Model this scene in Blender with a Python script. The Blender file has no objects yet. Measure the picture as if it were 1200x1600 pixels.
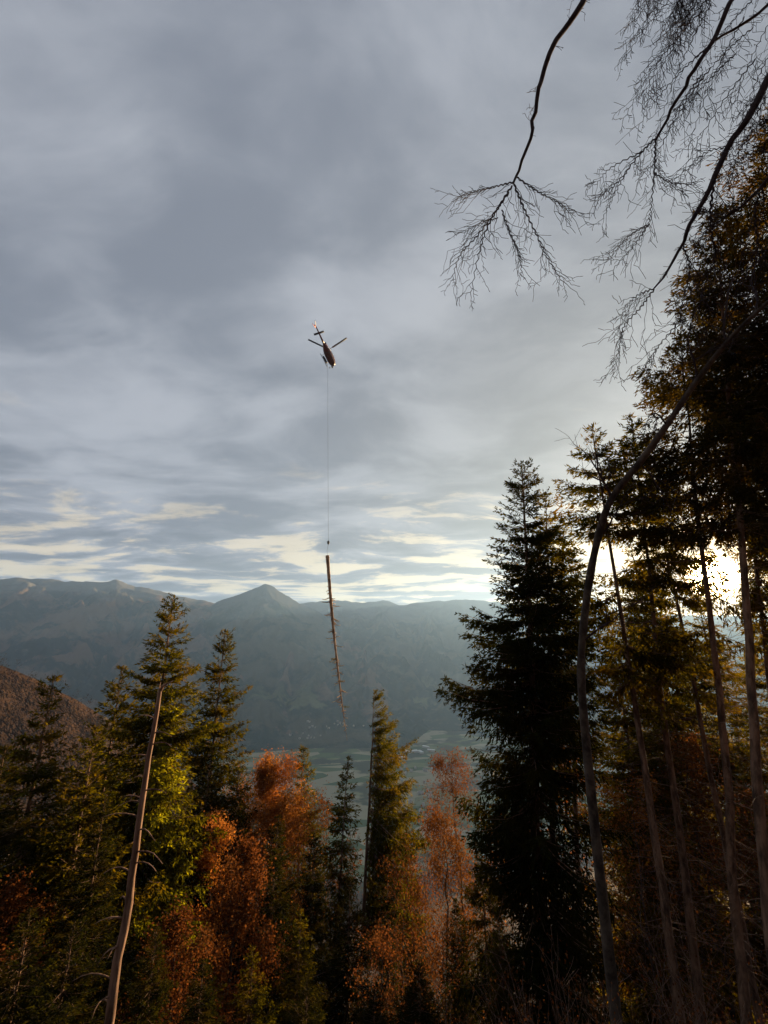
import bpy, math, random
import numpy as np
from mathutils import Vector, Matrix
R = math.radians
scene = bpy.context.scene
COL = scene.collection

# ------------------------------------------------------------------ camera
PITCH, FPX, SX, SY = R(17.0), 680.0, 1200.0, 1600.0
cam_d = bpy.data.cameras.new('camera'); cam = bpy.data.objects.new('camera', cam_d); COL.objects.link(cam)
cam_d.sensor_fit = 'VERTICAL'; cam_d.sensor_height = 36.0; cam_d.sensor_width = 27.0
cam_d.lens = 36.0 * FPX / SY
cam_d.clip_start = 0.05; cam_d.clip_end = 40000
cam.location = (0, 0, 0); cam.rotation_euler = (R(90) + PITCH, 0, 0)
scene.camera = cam

def ray(px, py):
    cx, cy = (px - 600) / FPX, (800 - py) / FPX
    return Vector((cx, math.cos(PITCH) - cy * math.sin(PITCH), math.sin(PITCH) + cy * math.cos(PITCH)))
def at(px, py, Y):
    r = ray(px, py); return r * (Y / r.y)
def az_tan(px, py):
    r = ray(px, py); return math.atan2(r.x, r.y), r.z / math.hypot(r.x, r.y)

# ------------------------------------------------------------------ sun, sky, exposure
SUN = ray(1112, 900).normalized()
EL, AZ = math.asin(SUN.z), math.atan2(SUN.x, SUN.y)
scene.view_settings.view_transform = 'Standard'; scene.view_settings.look = 'None'
scene.view_settings.gamma = 1.0; scene.view_settings.use_curve_mapping = False
scene.view_settings.exposure = 1.85
sun_d = bpy.data.lights.new('sun', 'SUN'); sun = bpy.data.objects.new('sun', sun_d); COL.objects.link(sun)
sun_d.energy = 5.0; sun_d.angle = R(0.6); sun_d.color = (1.0, 0.70, 0.38)
sun.rotation_euler = SUN.to_track_quat('Z', 'Y').to_euler()
sun.location = SUN * 50

world = bpy.data.worlds.new('World'); scene.world = world; world.use_nodes = True
class NT:
    def __init__(s, nt): s.nt = nt; nt.nodes.clear()
    def n(s, t, **k):
        nd = s.nt.nodes.new(t)
        for a, b in k.items(): setattr(nd, a, b)
        return nd
    def l(s, a, b): s.nt.links.new(a, b)
    def put(s, sock, v):
        if isinstance(v, bpy.types.NodeSocket): s.l(v, sock)
        elif isinstance(v, (tuple, list)) and sock.type == 'RGBA' and len(v) == 3: sock.default_value = (*v, 1)
        else: sock.default_value = v
    def m(s, op, a, b=0.0, c=None):
        nd = s.n('ShaderNodeMath', operation=op); s.put(nd.inputs[0], a); s.put(nd.inputs[1], b)
        if c is not None: s.put(nd.inputs[2], c)
        return nd.outputs[0]
    def v(s, op, a, b=None):
        nd = s.n('ShaderNodeVectorMath', operation=op); s.put(nd.inputs[0], a)
        if b is not None: s.put(nd.inputs[1], b)
        return nd
    def step(s, x, a, b, lo=0.0, hi=1.0):
        nd = s.n('ShaderNodeMapRange', interpolation_type='SMOOTHSTEP')
        for i, q in enumerate((x, a, b, lo, hi)): s.put(nd.inputs[i], q)
        return nd.outputs[0]
    def noise(s, vec, scale, detail=4.0, rough=0.55, dist=0.0):
        nd = s.n('ShaderNodeTexNoise'); 
        if vec is not None: s.l(vec, nd.inputs['Vector'])
        nd.inputs['Scale'].default_value = scale; nd.inputs['Detail'].default_value = detail
        nd.inputs['Roughness'].default_value = rough; nd.inputs['Distortion'].default_value = dist
        return nd
    def mix(s, f, a, b, mode='MIX'):
        nd = s.n('ShaderNodeMix', data_type='RGBA', blend_type=mode)
        s.put(nd.inputs[0], f); s.put(nd.inputs[6], a); s.put(nd.inputs[7], b); return nd.outputs[2]
    def comb(s, x, y, z):
        nd = s.n('ShaderNodeCombineXYZ'); s.put(nd.inputs[0], x); s.put(nd.inputs[1], y); s.put(nd.inputs[2], z); return nd.outputs[0]

def build_world():
    w = NT(world.node_tree)
    d = w.n('ShaderNodeTexCoord').outputs['Generated']
    sep = w.n('ShaderNodeSeparateXYZ'); w.l(d, sep.inputs[0])
    x, y, z = sep.outputs
    zc = w.m('MAXIMUM', z, 0.0)
    h = w.m('ADD', zc, 0.085)
    p = w.comb(w.m('DIVIDE', x, h), w.m('DIVIDE', y, h), 0.0)
    sky = w.n('ShaderNodeTexSky', sky_type='NISHITA'); sky.sun_disc = False
    sky.sun_elevation = EL; sky.sun_rotation = AZ; sky.altitude = 900; sky.dust_density = 1.4
    bsky = w.n('ShaderNodeBackground'); w.l(sky.outputs[0], bsky.inputs[0]); bsky.inputs[1].default_value = 0.05
    # cloud deck: two scales of broken stratus, laid on a plane overhead
    wp = w.noise(p, 0.55, 3.0); wv = w.v('SCALE', w.v('SUBTRACT', wp.outputs['Color'], (0.5, 0.5, 0.5)).outputs[0]); wv.inputs['Scale'].default_value = 1.1
    q = w.v('ADD', p, wv.outputs[0]).outputs[0]
    qs = w.v('MULTIPLY', q, (0.75, 1.15, 1.0)).outputs[0]
    big = w.noise(qs, 1.55, 10.0, 0.54).outputs[0]
    fine = w.noise(w.v('ADD', w.v('MULTIPLY', q, (0.62, 1.2, 1.0)).outputs[0], (7.3, 2.1, 0)).outputs[0], 2.1, 11.0, 0.62).outputs[0]
    cosv = w.v('DOT_PRODUCT', d, tuple(SUN)).outputs['Value']
    c = w.m('MAXIMUM', cosv, 0.0)
    g_wide = w.m('POWER', c, 9.0); g_mid = w.m('POWER', c, 60.0); g_core = w.m('POWER', c, 700.0)
    low = w.step(zc, 0.13, 0.40, 1.0, 0.0)
    t = w.step(w.m('ADD', big, w.m('MULTIPLY', w.m('SUBTRACT', fine, 0.5), 0.25)), 0.36, 0.64)
    cloud = w.mix(t, (0.205, 0.226, 0.276), (0.40, 0.423, 0.475))
    # the low banks seen edge-on are darker between the bright gaps
    cloud = w.mix(w.m('MULTIPLY', low, w.step(fine, 0.36, 0.54, 0.75, 0.0)), cloud, (0.150, 0.170, 0.205))
    cloud = w.mix(w.m('MULTIPLY', w.m('POWER', c, 5.0), 0.42), cloud, (0.60, 0.50, 0.36))
    bc = w.n('ShaderNodeBackground'); w.l(cloud, bc.inputs[0]); bc.inputs[1].default_value = 0.30
    thr = w.m('SUBTRACT', 0.60, w.m('ADD', w.m('MULTIPLY', low, 0.125), w.m('MULTIPLY', g_wide, 0.03)))
    gap = w.step(w.m('SUBTRACT', fine, thr), 0.0, 0.10)
    gap = w.m('MULTIPLY', gap, w.m('ADD', w.m('MULTIPLY', low, w.m('ADD', 0.55, w.m('MULTIPLY', w.m('POWER', c, 2.5), 0.42))), w.m('MULTIPLY', w.m('SUBTRACT', 1.0, low), w.m('ADD', 0.10, w.m('MULTIPLY', g_wide, 0.25)))))
    # thin cloud in the gaps glows: lit cloud over the blue sky
    thin = w.mix(g_mid, (0.90, 0.72, 0.43), (1.0, 0.66, 0.27))
    bt = w.n('ShaderNodeBackground'); w.l(thin, bt.inputs[0])
    w.l(w.m('ADD', 0.34, w.m('MULTIPLY', g_wide, 0.14)), bt.inputs[1])
    gapmix = w.n('ShaderNodeMixShader'); gapmix.inputs[0].default_value = 0.85; w.l(bsky.outputs[0], gapmix.inputs[1]); w.l(bt.outputs[0], gapmix.inputs[2])
    mx = w.n('ShaderNodeMixShader'); w.l(gap, mx.inputs[0]); w.l(bc.outputs[0], mx.inputs[1]); w.l(gapmix.outputs[0], mx.inputs[2])
    # the sun's disc and the aureole round it in thin cloud
    aur = w.n('ShaderNodeBackground'); aur.inputs[0].default_value = (1.0, 0.66, 0.28, 1)
    core = w.step(cosv, math.cos(R(2.6)), math.cos(R(0.9)), 0.0, 30.0)
    st = w.m('ADD', w.m('ADD', w.m('MULTIPLY', g_core, 0.9), w.m('MULTIPLY', g_mid, 0.24)), core)
    w.l(st, aur.inputs[1])
    ad = w.n('ShaderNodeAddShader'); w.l(mx.outputs[0], ad.inputs[0]); w.l(aur.outputs[0], ad.inputs[1])
    out = w.n('ShaderNodeOutputWorld'); w.l(ad.outputs[0], out.inputs[0])
build_world()
cy = scene.cycles
cy.max_bounces = 6; cy.diffuse_bounces = 1; cy.transmission_bounces = 3; cy.transparent_max_bounces = 8; cy.volume_bounces = 1
cy.use_denoising = True; cy.sample_clamp_indirect = 4.0
try: cy.denoiser = 'OPENIMAGEDENOISE'; cy.denoising_input_passes = 'RGB_ALBEDO_NORMAL'
except Exception: pass
cy.volume_step_rate = 1.0

# ------------------------------------------------------------------ materials
def new_mat(name):
    m = bpy.data.materials.new(name); m.use_nodes = True; return m, NT(m.node_tree)
def leaf_mat(name, a, b, c=None, trans=0.5, tcol=None):
    """thin leaf: diffuse + translucent; each needle spray / leaf has its own tint"""
    m, w = new_mat(name)
    geo = w.n('ShaderNodeNewGeometry'); ob = w.n('ShaderNodeObjectInfo')
    col = w.mix(geo.outputs['Random Per Island'], a, b)
    if c: col = w.mix(w.step(w.noise(w.n('ShaderNodeTexCoord').outputs['Object'], 0.45, 2.0).outputs[0], 0.45, 0.68), col, c)
    hs = w.n('ShaderNodeHueSaturation'); w.l(col, hs.inputs['Color'])
    w.l(w.m('ADD', 0.8, w.m('MULTIPLY', ob.outputs['Random'], 0.4)), hs.inputs['Value'])
    df = w.n('ShaderNodeBsdfDiffuse'); w.l(hs.outputs[0], df.inputs[0])
    tr = w.n('ShaderNodeBsdfTranslucent')
    tc = w.mix(1.0, hs.outputs[0], tcol or (1.5, 1.5, 1.0), 'MULTIPLY'); w.l(tc, tr.inputs[0])
    mx = w.n('ShaderNodeMixShader'); mx.inputs[0].default_value = trans
    w.l(df.outputs[0], mx.inputs[1]); w.l(tr.outputs[0], mx.inputs[2])
    o = w.n('ShaderNodeOutputMaterial'); w.l(mx.outputs[0], o.inputs[0]); return m
def bark_mat(name, a, b, scale=6.0, stretch=(1, 1, 0.25), bump=0.5, extra_tint=None):
    m, w = new_mat(name)
    tc = w.n('ShaderNodeTexCoord').outputs['Object']
    p = w.v('MULTIPLY', tc, stretch).outputs[0]
    n1 = w.noise(p, scale, 6.0, 0.65); n2 = w.noise(tc, 0.8, 3.0)
    col = w.mix(w.step(n1.outputs[0], 0.35, 0.65), a, b)
    col = w.mix(w.step(n2.outputs[0], 0.5, 0.7, 0.0, 0.5), col, extra_tint or tuple(q * 0.55 for q in b))
    bs = w.n('ShaderNodeBsdfPrincipled'); w.l(col, bs.inputs['Base Color']); bs.inputs['Roughness'].default_value = 0.9
    bs.inputs['Specular IOR Level'].default_value = 0.2
    bp = w.n('ShaderNodeBump'); bp.inputs['Strength'].default_value = bump; bp.inputs['Distance'].default_value = 0.03
    w.l(n1.outputs[0], bp.inputs['Height']); w.l(bp.outputs[0], bs.inputs['Normal'])
    o = w.n('ShaderNodeOutputMaterial'); w.l(bs.outputs[0], o.inputs[0]); return m
def plain_mat(name, col, rough=0.5, metal=0.0, var=0.12, coat=0.0, scale=3.0):
    m, w = new_mat(name)
    n = w.noise(w.n('ShaderNodeTexCoord').outputs['Object'], scale, 4.0)
    c = w.mix(w.step(n.outputs[0], 0.3, 0.7), tuple(q * (1 - var) for q in col), tuple(min(1, q * (1 + var)) for q in col))
    bs = w.n('ShaderNodeBsdfPrincipled'); w.l(c, bs.inputs['Base Color']); bs.inputs['Roughness'].default_value = rough
    bs.inputs['Metallic'].default_value = metal; bs.inputs['Coat Weight'].default_value = coat
    o = w.n('ShaderNodeOutputMaterial'); w.l(bs.outputs[0], o.inputs[0]); return m

M = {}
M['needle'] = leaf_mat('spruce_needles', (0.005, 0.008, 0.0025), (0.036, 0.035, 0.005), (0.038, 0.029, 0.006), 0.62, (3.8, 3.0, 0.4))
M['needle_dark'] = leaf_mat('dark_spruce_needles', (0.005, 0.008, 0.0035), (0.020, 0.021, 0.005), (0.026, 0.021, 0.006), 0.5, (2.2, 1.8, 0.5))  # darker copy of the needles; shade painted in for the low spruces
M['needle_brown'] = leaf_mat('browned_spruce_needles', (0.008, 0.008, 0.0035), (0.032, 0.027, 0.007), (0.034, 0.022, 0.007), 0.55, (2.4, 1.8, 0.45))
M['needle_gold'] = leaf_mat('backlit_needles', (0.012, 0.014, 0.003), (0.06, 0.055, 0.007), (0.06, 0.042, 0.008), 0.68, (3.2, 2.5, 0.4))  # brighter copy of the needles; light from behind put into the colour
M['extra_tint'] = leaf_mat('sunlit_lime_sprays', (0.09, 0.10, 0.010), (0.20, 0.20, 0.018), None, 0.6, (2.2, 1.9, 0.4))  # spruce needles with the sunlight painted into a bright lime
M['orange'] = leaf_mat('orange_beech_leaves', (0.12, 0.045, 0.013), (0.30, 0.145, 0.042), (0.22, 0.080, 0.020), 0.55, (1.8, 1.4, 0.7))
M['russet'] = leaf_mat('russet_leaves', (0.05, 0.019, 0.008), (0.16, 0.064, 0.022), (0.11, 0.052, 0.018), 0.5, (1.5, 1.2, 0.8))
M['tan'] = leaf_mat('tan_leaves', (0.06, 0.024, 0.008), (0.18, 0.078, 0.024), (0.14, 0.048, 0.013), 0.5, (1.5, 1.3, 0.8))
M['bark_spruce'] = bark_mat('spruce_bark', (0.045, 0.026, 0.017), (0.23, 0.135, 0.085), 4.0, (1, 1, 0.3), 0.9)
M['bark_dead'] = bark_mat('dead_snag_wood', (0.10, 0.055, 0.036), (0.34, 0.205, 0.14), 5.0, (1, 1, 0.16), 0.9, (0.07, 0.04, 0.028))
M['bark_beech'] = bark_mat('beech_bark', (0.022, 0.016, 0.012), (0.095, 0.072, 0.054), 2.6, (1, 1, 0.8), 0.6)
M['bark_twig'] = bark_mat('dark_twig_bark', (0.020, 0.013, 0.014), (0.050, 0.034, 0.034), 9.0, (1, 1, 1), 0.3)
M['twig_pale'] = bark_mat('pale_shrub_bark', (0.17, 0.10, 0.07), (0.30, 0.19, 0.14), 9.0, (1, 1, 1), 0.2)
M['bark_log'] = bark_mat('log_bark', (0.13, 0.07, 0.04), (0.55, 0.36, 0.21), 1.6, (1, 1, 0.5), 0.4)
M['wood_cut'] = plain_mat('cut_wood', (0.5, 0.36, 0.2), 0.8)

# ------------------------------------------------------------------ mesh helpers
def link(name, me, mat=None, parent=None):
    o = bpy.data.objects.new(name, me); COL.objects.link(o)
    if mat is not None and me is not None and not me.materials: me.materials.append(mat)
    if parent is not None: o.parent = parent
    return o
def tag(o, label=None, cat=None, group=None, kind=None):
    for k, v in (('label', label), ('category', cat), ('group', group), ('kind', kind)):
        if v: o[k] = v
    return o
def thing(name, loc, label, cat, group=None):
    o = bpy.data.objects.new(name, None); COL.objects.link(o); o.location = loc; o.empty_display_size = 0.3
    return tag(o, label, cat, group)
def mesh_np(name, verts, faces, smooth=False):
    """verts (n,3), faces (m,k) with one k"""
    verts = np.ascontiguousarray(verts, dtype=np.float32); faces = np.ascontiguousarray(faces, dtype=np.int32)
    me = bpy.data.meshes.new(name); n, k = faces.shape
    me.vertices.add(len(verts)); me.vertices.foreach_set('co', verts.ravel())
    me.loops.add(n * k); me.loops.foreach_set('vertex_index', faces.ravel())
    me.polygons.add(n); me.polygons.foreach_set('loop_start', np.arange(n, dtype=np.int32) * k)
    me.polygons.foreach_set('loop_total', np.full(n, k, dtype=np.int32))
    if smooth: me.polygons.foreach_set('use_smooth', np.ones(n, dtype=bool))
    me.update(); me.validate(); return me
def unit(v): return v / np.maximum(np.linalg.norm(v, axis=-1, keepdims=True), 1e-9)
def frame_of(d):
    up = np.where(np.abs(d[:, 2:3]) < 0.9, np.array([[0, 0, 1.0]]), np.array([[1.0, 0, 0]]))
    u = unit(np.cross(d, up)); return u, np.cross(d, u)
def prisms(P0, P1, R0, R1, k=4):
    P0 = np.asarray(P0, float).reshape(-1, 3); P1 = np.asarray(P1, float).reshape(-1, 3)
    R0 = np.asarray(R0, float).reshape(-1, 1); R1 = np.asarray(R1, float).reshape(-1, 1)
    u, v = frame_of(unit(P1 - P0)); n = len(P0); vs = np.empty((n, 2 * k, 3))
    for i in range(k):
        a = 2 * math.pi * i / k; o = math.cos(a) * u + math.sin(a) * v
        vs[:, i] = P0 + R0 * o; vs[:, k + i] = P1 + R1 * o
    f = np.array([[i, (i + 1) % k, k + (i + 1) % k, k + i] for i in range(k)])
    return vs.reshape(-1, 3), (f[None] + (np.arange(n) * 2 * k)[:, None, None]).reshape(-1, 4)
class Geo:
    """collects quads of many shapes and links them as one mesh object"""
    def __init__(s): s.v = []; s.f = []; s.n = 0
    def add(s, v, f):
        s.v.append(np.asarray(v, float)); s.f.append(np.asarray(f, int) + s.n); s.n += len(v); return s
    def tube(s, pts, rad, k=8, cap=True):
        pts = np.asarray(pts, float); n = len(pts); rad = np.broadcast_to(np.asarray(rad, float), (n,))
        t = np.gradient(pts, axis=0); t = unit(t)
        ref = np.array([0, 0, 1.0]) if abs(t[0, 2]) < 0.9 else np.array([1.0, 0, 0])
        vs = np.empty((n, k, 3)); u = None
        for i in range(n):
            if u is None: u = np.cross(t[i], ref)
            u = u - t[i] * np.dot(u, t[i]); u /= np.linalg.norm(u); w = np.cross(t[i], u)
            for j in range(k):
                a = 2 * math.pi * j / k; vs[i, j] = pts[i] + rad[i] * (math.cos(a) * u + math.sin(a) * w)
        f = [[i * k + j, i * k + (j + 1) % k, (i + 1) * k + (j + 1) % k, (i + 1) * k + j] for i in range(n - 1) for j in range(k)]
        V = vs.reshape(-1, 3)
        if cap:
            V = np.vstack([V, pts[:1], pts[-1:]]); a, b = n * k, n * k + 1
            f += [[a, (j + 1) % k, j, a] for j in range(0)]
            for j in range(0, k, 2):
                f.append([a, (j + 2) % k, (j + 1) % k, j]); q = (n - 1) * k
                f.append([b, q + j, q + (j + 1) % k, q + (j + 2) % k])
        return s.add(V, f)
    def box(s, c, d, rot=None):
        v = np.array([[i, j, k] for i in (-.5, .5) for j in (-.5, .5) for k in (-.5, .5)]) * np.array(d)
        if rot is not None: v = v @ np.array(rot).T
        return s.add(v + np.array(c), [[0, 1, 3, 2], [4, 6, 7, 5], [0, 4, 5, 1], [2, 3, 7, 6], [0, 2, 6, 4], [1, 5, 7, 3]])
    def loft(s, rings, close=True):
        rings = np.asarray(rings, float); n, k, _ = rings.shape; V = rings.reshape(-1, 3)
        f = [[i * k + j, i * k + (j + 1) % k, (i + 1) * k + (j + 1) % k, (i + 1) * k + j] for i in range(n - 1) for j in range(k)]
        return s.add(V, f)
    def mesh(s, name, smooth=False): return mesh_np(name, np.vstack(s.v), np.vstack(s.f), smooth)
    def obj(s, name, mat, parent=None, smooth=False): return link(name, s.mesh(name, smooth), mat, parent)
def spline(pts, n):
    """Catmull-Rom through pts (any dimension)"""
    P = np.asarray(pts, float); m = len(P); P = np.vstack([2 * P[0] - P[1], P, 2 * P[-1] - P[-2]])
    out = []
    for t in np.linspace(0, m - 1, n):
        i = min(int(t), m - 2); u = t - i; a, b, c, d = P[i:i + 4]
        out.append(0.5 * ((2 * b) + (-a + c) * u + (2 * a - 5 * b + 4 * c - d) * u * u + (-a + 3 * b - 3 * c + d) * u ** 3))
    return np.array(out)

# ------------------------------------------------------------------ noise for terrain
def vnoise(x, y, seed=0):
    xi, yi = np.floor(x).astype(np.int64), np.floor(y).astype(np.int64); xf, yf = x - xi, y - yi
    def hsh(a, b):
        h = (a * 374761393 + b * 668265263 + seed * 974711) & 0x7fffffff
        h = ((h ^ (h >> 13)) * 1274126177) & 0x7fffffff
        return ((h ^ (h >> 16)) & 0xffff) / 65535.0
    u, v = xf * xf * (3 - 2 * xf), yf * yf * (3 - 2 * yf)
    return (hsh(xi, yi) * (1 - u) + hsh(xi + 1, yi) * u) * (1 - v) + (hsh(xi, yi + 1) * (1 - u) + hsh(xi + 1, yi + 1) * u) * v
def fbm(x, y, o=5, seed=0, ridge=False):
    s, a, t = 0, 0.5, 0
    for i in range(o):
        n = vnoise(x, y, seed + i)
        if ridge: n = 1 - np.abs(2 * n - 1)
        s = s + a * n; t += a; a *= 0.5; x, y = x * 2.03 + 11.7, y * 2.03 + 5.3
    return s / t

# ------------------------------------------------------------------ ground, valley floor, mountains
FLOOR = -400.0
def ground_z(x, y):
    x = np.asarray(x, float); y = np.asarray(y, float)
    lat = 45 * np.tanh(0.20 * x / 45)
    yy = np.where(y < 75, 0.78 * y, 58.5 + 0.36 * (y - 75) + 75 * 0.42 * (1 - np.exp(-np.clip(y - 75, 0, None) / 75)))
    s = -1.6 - yy + lat + 1.2 * (fbm(x / 9, y / 9, 3, 3) - 0.5) * np.clip(np.hypot(x, y) / 6, 0, 1)
    k = 18.0
    return FLOOR + np.logaddexp(0, (s - FLOOR) / k) * k          # soft foot where the slope meets the valley floor
def gz(x, y): return float(ground_z(x, y))

def grid_mesh(name, X, Y, Z):
    n, m = X.shape; V = np.stack([X, Y, Z], -1).reshape(-1, 3)
    i = np.arange(n - 1)[:, None] * m + np.arange(m - 1)[None]
    return mesh_np(name, V, np.stack([i, i + 1, i + m + 1, i + m], -1).reshape(-1, 4), True)

def ground_mat():
    m, w = new_mat('slope_and_valley_ground')
    pos = w.n('ShaderNodeNewGeometry').outputs['Position']; sp = w.n('ShaderNodeSeparateXYZ'); w.l(pos, sp.inputs[0])
    n1 = w.noise(pos, 0.7, 8.0, 0.6); n2 = w.noise(pos, 9.0, 5.0, 0.7)
    litter = w.mix(w.step(n1.outputs[0], 0.35, 0.65), (0.02, 0.012, 0.008), (0.06, 0.03, 0.014))
    litter = w.mix(w.step(n2.outputs[0], 0.45, 0.7), litter, (0.09, 0.045, 0.02))
    vo = w.n('ShaderNodeTexVoronoi'); vo.inputs['Scale'].default_value = 0.011
    w.l(w.v('MULTIPLY', pos, (0.8, 1.4, 0.01)).outputs[0], vo.inputs['Vector'])
    hs = w.n('ShaderNodeSeparateColor'); w.l(vo.outputs['Color'], hs.inputs[0])
    fld = w.mix(hs.outputs[0], (0.05, 0.085, 0.03), (0.13, 0.15, 0.06))
    fld = w.mix(w.step(hs.outputs[1], 0.55, 0.6), fld, (0.24, 0.22, 0.14))
    fld = w.mix(w.step(w.noise(pos, 0.006, 6.0, 0.6).outputs[0], 0.5, 0.6), fld, (0.05, 0.055, 0.03))
    f = w.step(sp.outputs[2], FLOOR + 14, FLOOR + 60)
    col = w.mix(f, fld, litter)
    bs = w.n('ShaderNodeBsdfPrincipled'); w.l(col, bs.inputs['Base Color']); bs.inputs['Roughness'].default_value = 0.95
    bs.inputs['Specular IOR Level'].default_value = 0.1
    bp = w.n('ShaderNodeBump'); bp.inputs['Strength'].default_value = 0.6; bp.inputs['Distance'].default_value = 0.08
    w.l(n2.outputs[0], bp.inputs['Height']); w.l(bp.outputs[0], bs.inputs['Normal'])
    o = w.n('ShaderNodeOutputMaterial'); w.l(bs.outputs[0], o.inputs[0]); return m
def rock_mat(name, forest_a, forest_b, rock, zrock):
    m, w = new_mat(name)
    pos = w.n('ShaderNodeNewGeometry').outputs['Position']; sp = w.n('ShaderNodeSeparateXYZ'); w.l(pos, sp.inputs[0])
    n1 = w.noise(pos, 0.004, 8.0, 0.62); n2 = w.noise(pos, 0.02, 6.0, 0.7); n3 = w.noise(pos, 0.0022, 6.0, 0.6)
    col = w.mix(w.step(n1.outputs[0], 0.44, 0.57), forest_a, forest_b)
    col = w.mix(w.step(n2.outputs[0], 0.55, 0.75, 0.0, 0.75), col, (0.10, 0.09, 0.07))
    zz = w.m('ADD', sp.outputs[2], w.m('MULTIPLY', w.m('SUBTRACT', n3.outputs[0], 0.5), 500.0))
    col = w.mix(w.step(zz, zrock, zrock + 160), col, rock)
    cl = w.m('MULTIPLY', w.step(n3.outputs[0], 0.54, 0.60), w.step(zz, FLOOR + 330, FLOOR + 60))
    col = w.mix(w.m('MULTIPLY', cl, 0.9), col, (0.15, 0.16, 0.075))
    bs = w.n('ShaderNodeBsdfPrincipled'); w.l(col, bs.inputs['Base Color']); bs.inputs['Roughness'].default_value = 1.0
    bs.inputs['Specular IOR Level'].default_value = 0.0
    bp = w.n('ShaderNodeBump'); bp.inputs['Strength'].default_value = 1.0; bp.inputs['Distance'].default_value = 14.0
    w.l(n2.outputs[0], bp.inputs['Height']); w.l(bp.outputs[0], bs.inputs['Normal'])
    o = w.n('ShaderNodeOutputMaterial'); w.l(bs.outputs[0], o.inputs[0]); return m

def nonuni(lo, hi, fine, n):
    t = np.linspace(-1, 1, n); a = 3.2
    s = np.sinh(a * t) / math.sinh(a)
    return np.where(s < 0, -lo * s * -1, hi * s) if lo < 0 else s * hi
gx = np.sinh(np.linspace(-6.6, 6.6, 181)); gx = gx / gx.max() * 4600
gy = np.concatenate([np.linspace(-90, 0, 31)[:-1], np.sinh(np.linspace(0, 6.4, 180)) / math.sinh(6.4) * 4700])
GX, GY = np.meshgrid(gx, gy)
tag(link('ground', grid_mesh('ground', GX, GY, ground_z(GX, GY)), ground_mat()), kind='structure')

def mountain(name, sky_px, r0, r1, mat, seed, az0, az1, base=FLOOR - 3, rows=100, cols=330, pw=1.0, gully=1.0, r0fn=None):
    pts = sorted(az_tan(px, py) for px, py in sky_px)
    th = np.linspace(R(az0), R(az1), cols)
    tn = np.interp(th, [p[0] for p in pts], [p[1] for p in pts])
    s = np.concatenate([np.linspace(0, 1, rows), 1 + np.linspace(0, 0.25, 12)[1:]])
    S, TH = np.meshgrid(s, th, indexing='ij')
    Hh = (tn * r1)[None, :] * np.ones_like(S)
    r = r0 + (r1 - r0) * S
    X, Y = r * np.sin(TH), r * np.cos(TH)
    prof = np.where(S <= 1, S, 1 - (S - 1) * 2.2) ** 1.0
    prof = np.sign(prof) * np.abs(prof) ** pw
    Z = base + (Hh - base) * prof
    env = np.clip(S * 3, 0, 1) * np.clip((1.0 - S) * 3.0, 0, 1)
    wob = fbm(X / 700, Y / 700, 4, seed + 20) - 0.5
    g = fbm(TH * r1 / 330 + wob * 2.2, S * 2.2 + wob, 6, seed, True)
    Z = Z + env * gully * (r1 * 0.085) * (g - 0.62) + env * gully * r1 * 0.030 * (fbm(X / 160, Y / 160, 5, seed + 9) - 0.5)
    Z = Z + np.clip((1.0 - np.abs(S - 1) * 6), 0, 1) * r1 * 0.0085 * (fbm(TH * 60, S * 0 + 3.3, 6, seed + 5) - 0.52)
    return tag(link(name, grid_mesh(name, X, Y, Z), mat), kind='structure')
m_far = rock_mat('far_mountain_ground', (0.018, 0.027, 0.022), (0.07, 0.066, 0.045), (0.085, 0.088, 0.09), 110)
m_mid = rock_mat('peak_ground', (0.014, 0.024, 0.018), (0.058, 0.055, 0.036), (0.065, 0.068, 0.068), 210)
m_left = rock_mat('left_range_ground', (0.026, 0.028, 0.024), (0.115, 0.075, 0.052), (0.115, 0.11, 0.10), 260)
mountain('mountain_range', [(-900, 925), (-300, 915), (0, 905), (40, 903), (80, 906), (120, 909), (165, 908), (182, 905), (200, 913), (240, 922), (280, 931), (330, 940), (380, 952),
          (420, 960), (600, 1010)], 2050, 4300, m_left, 11, -74, 0.5, pw=0.9)
mountain('mountain_peak', [(60, 1090), (150, 1040), (250, 985), (300, 962), (345, 938), (372, 929), (395, 919), (407, 914), (415, 911), (424, 916), (440, 925), (455, 935), (470, 943), (490, 952),
          (530, 978), (580, 1006), (640, 1046), (700, 1092), (780, 1150), (860, 1190)], 1950, 3900, m_mid, 37, -42, 14, pw=1.15, gully=0.8)
mountain('mountain_ridge', [(200, 990), (380, 955), (470, 943), (500, 939), (530, 936), (548, 941), (575, 941), (598, 937), (622, 945), (650, 942), (690, 938), (735, 936),
          (800, 944), (900, 953), (1000, 958), (1120, 962), (1300, 965), (2000, 960)], 2350, 4550, m_far, 71, -22, 74, pw=1.1)
# near wooded hillside at the left edge
m_hill = rock_mat('hillside_ground', (0.035, 0.022, 0.016), (0.07, 0.042, 0.028), (0.07, 0.045, 0.03), 500)
hill = mountain('hillside', [(-900, 930), (-500, 960), (-200, 992), (0, 1040), (40, 1054), (80, 1074), (120, 1094), (160, 1118), (220, 1160), (300, 1220), (380, 1290)],
                150, 330, m_hill, 91, -78, -16, base=-210, rows=60, cols=200, pw=0.8, gully=0.35)

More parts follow.
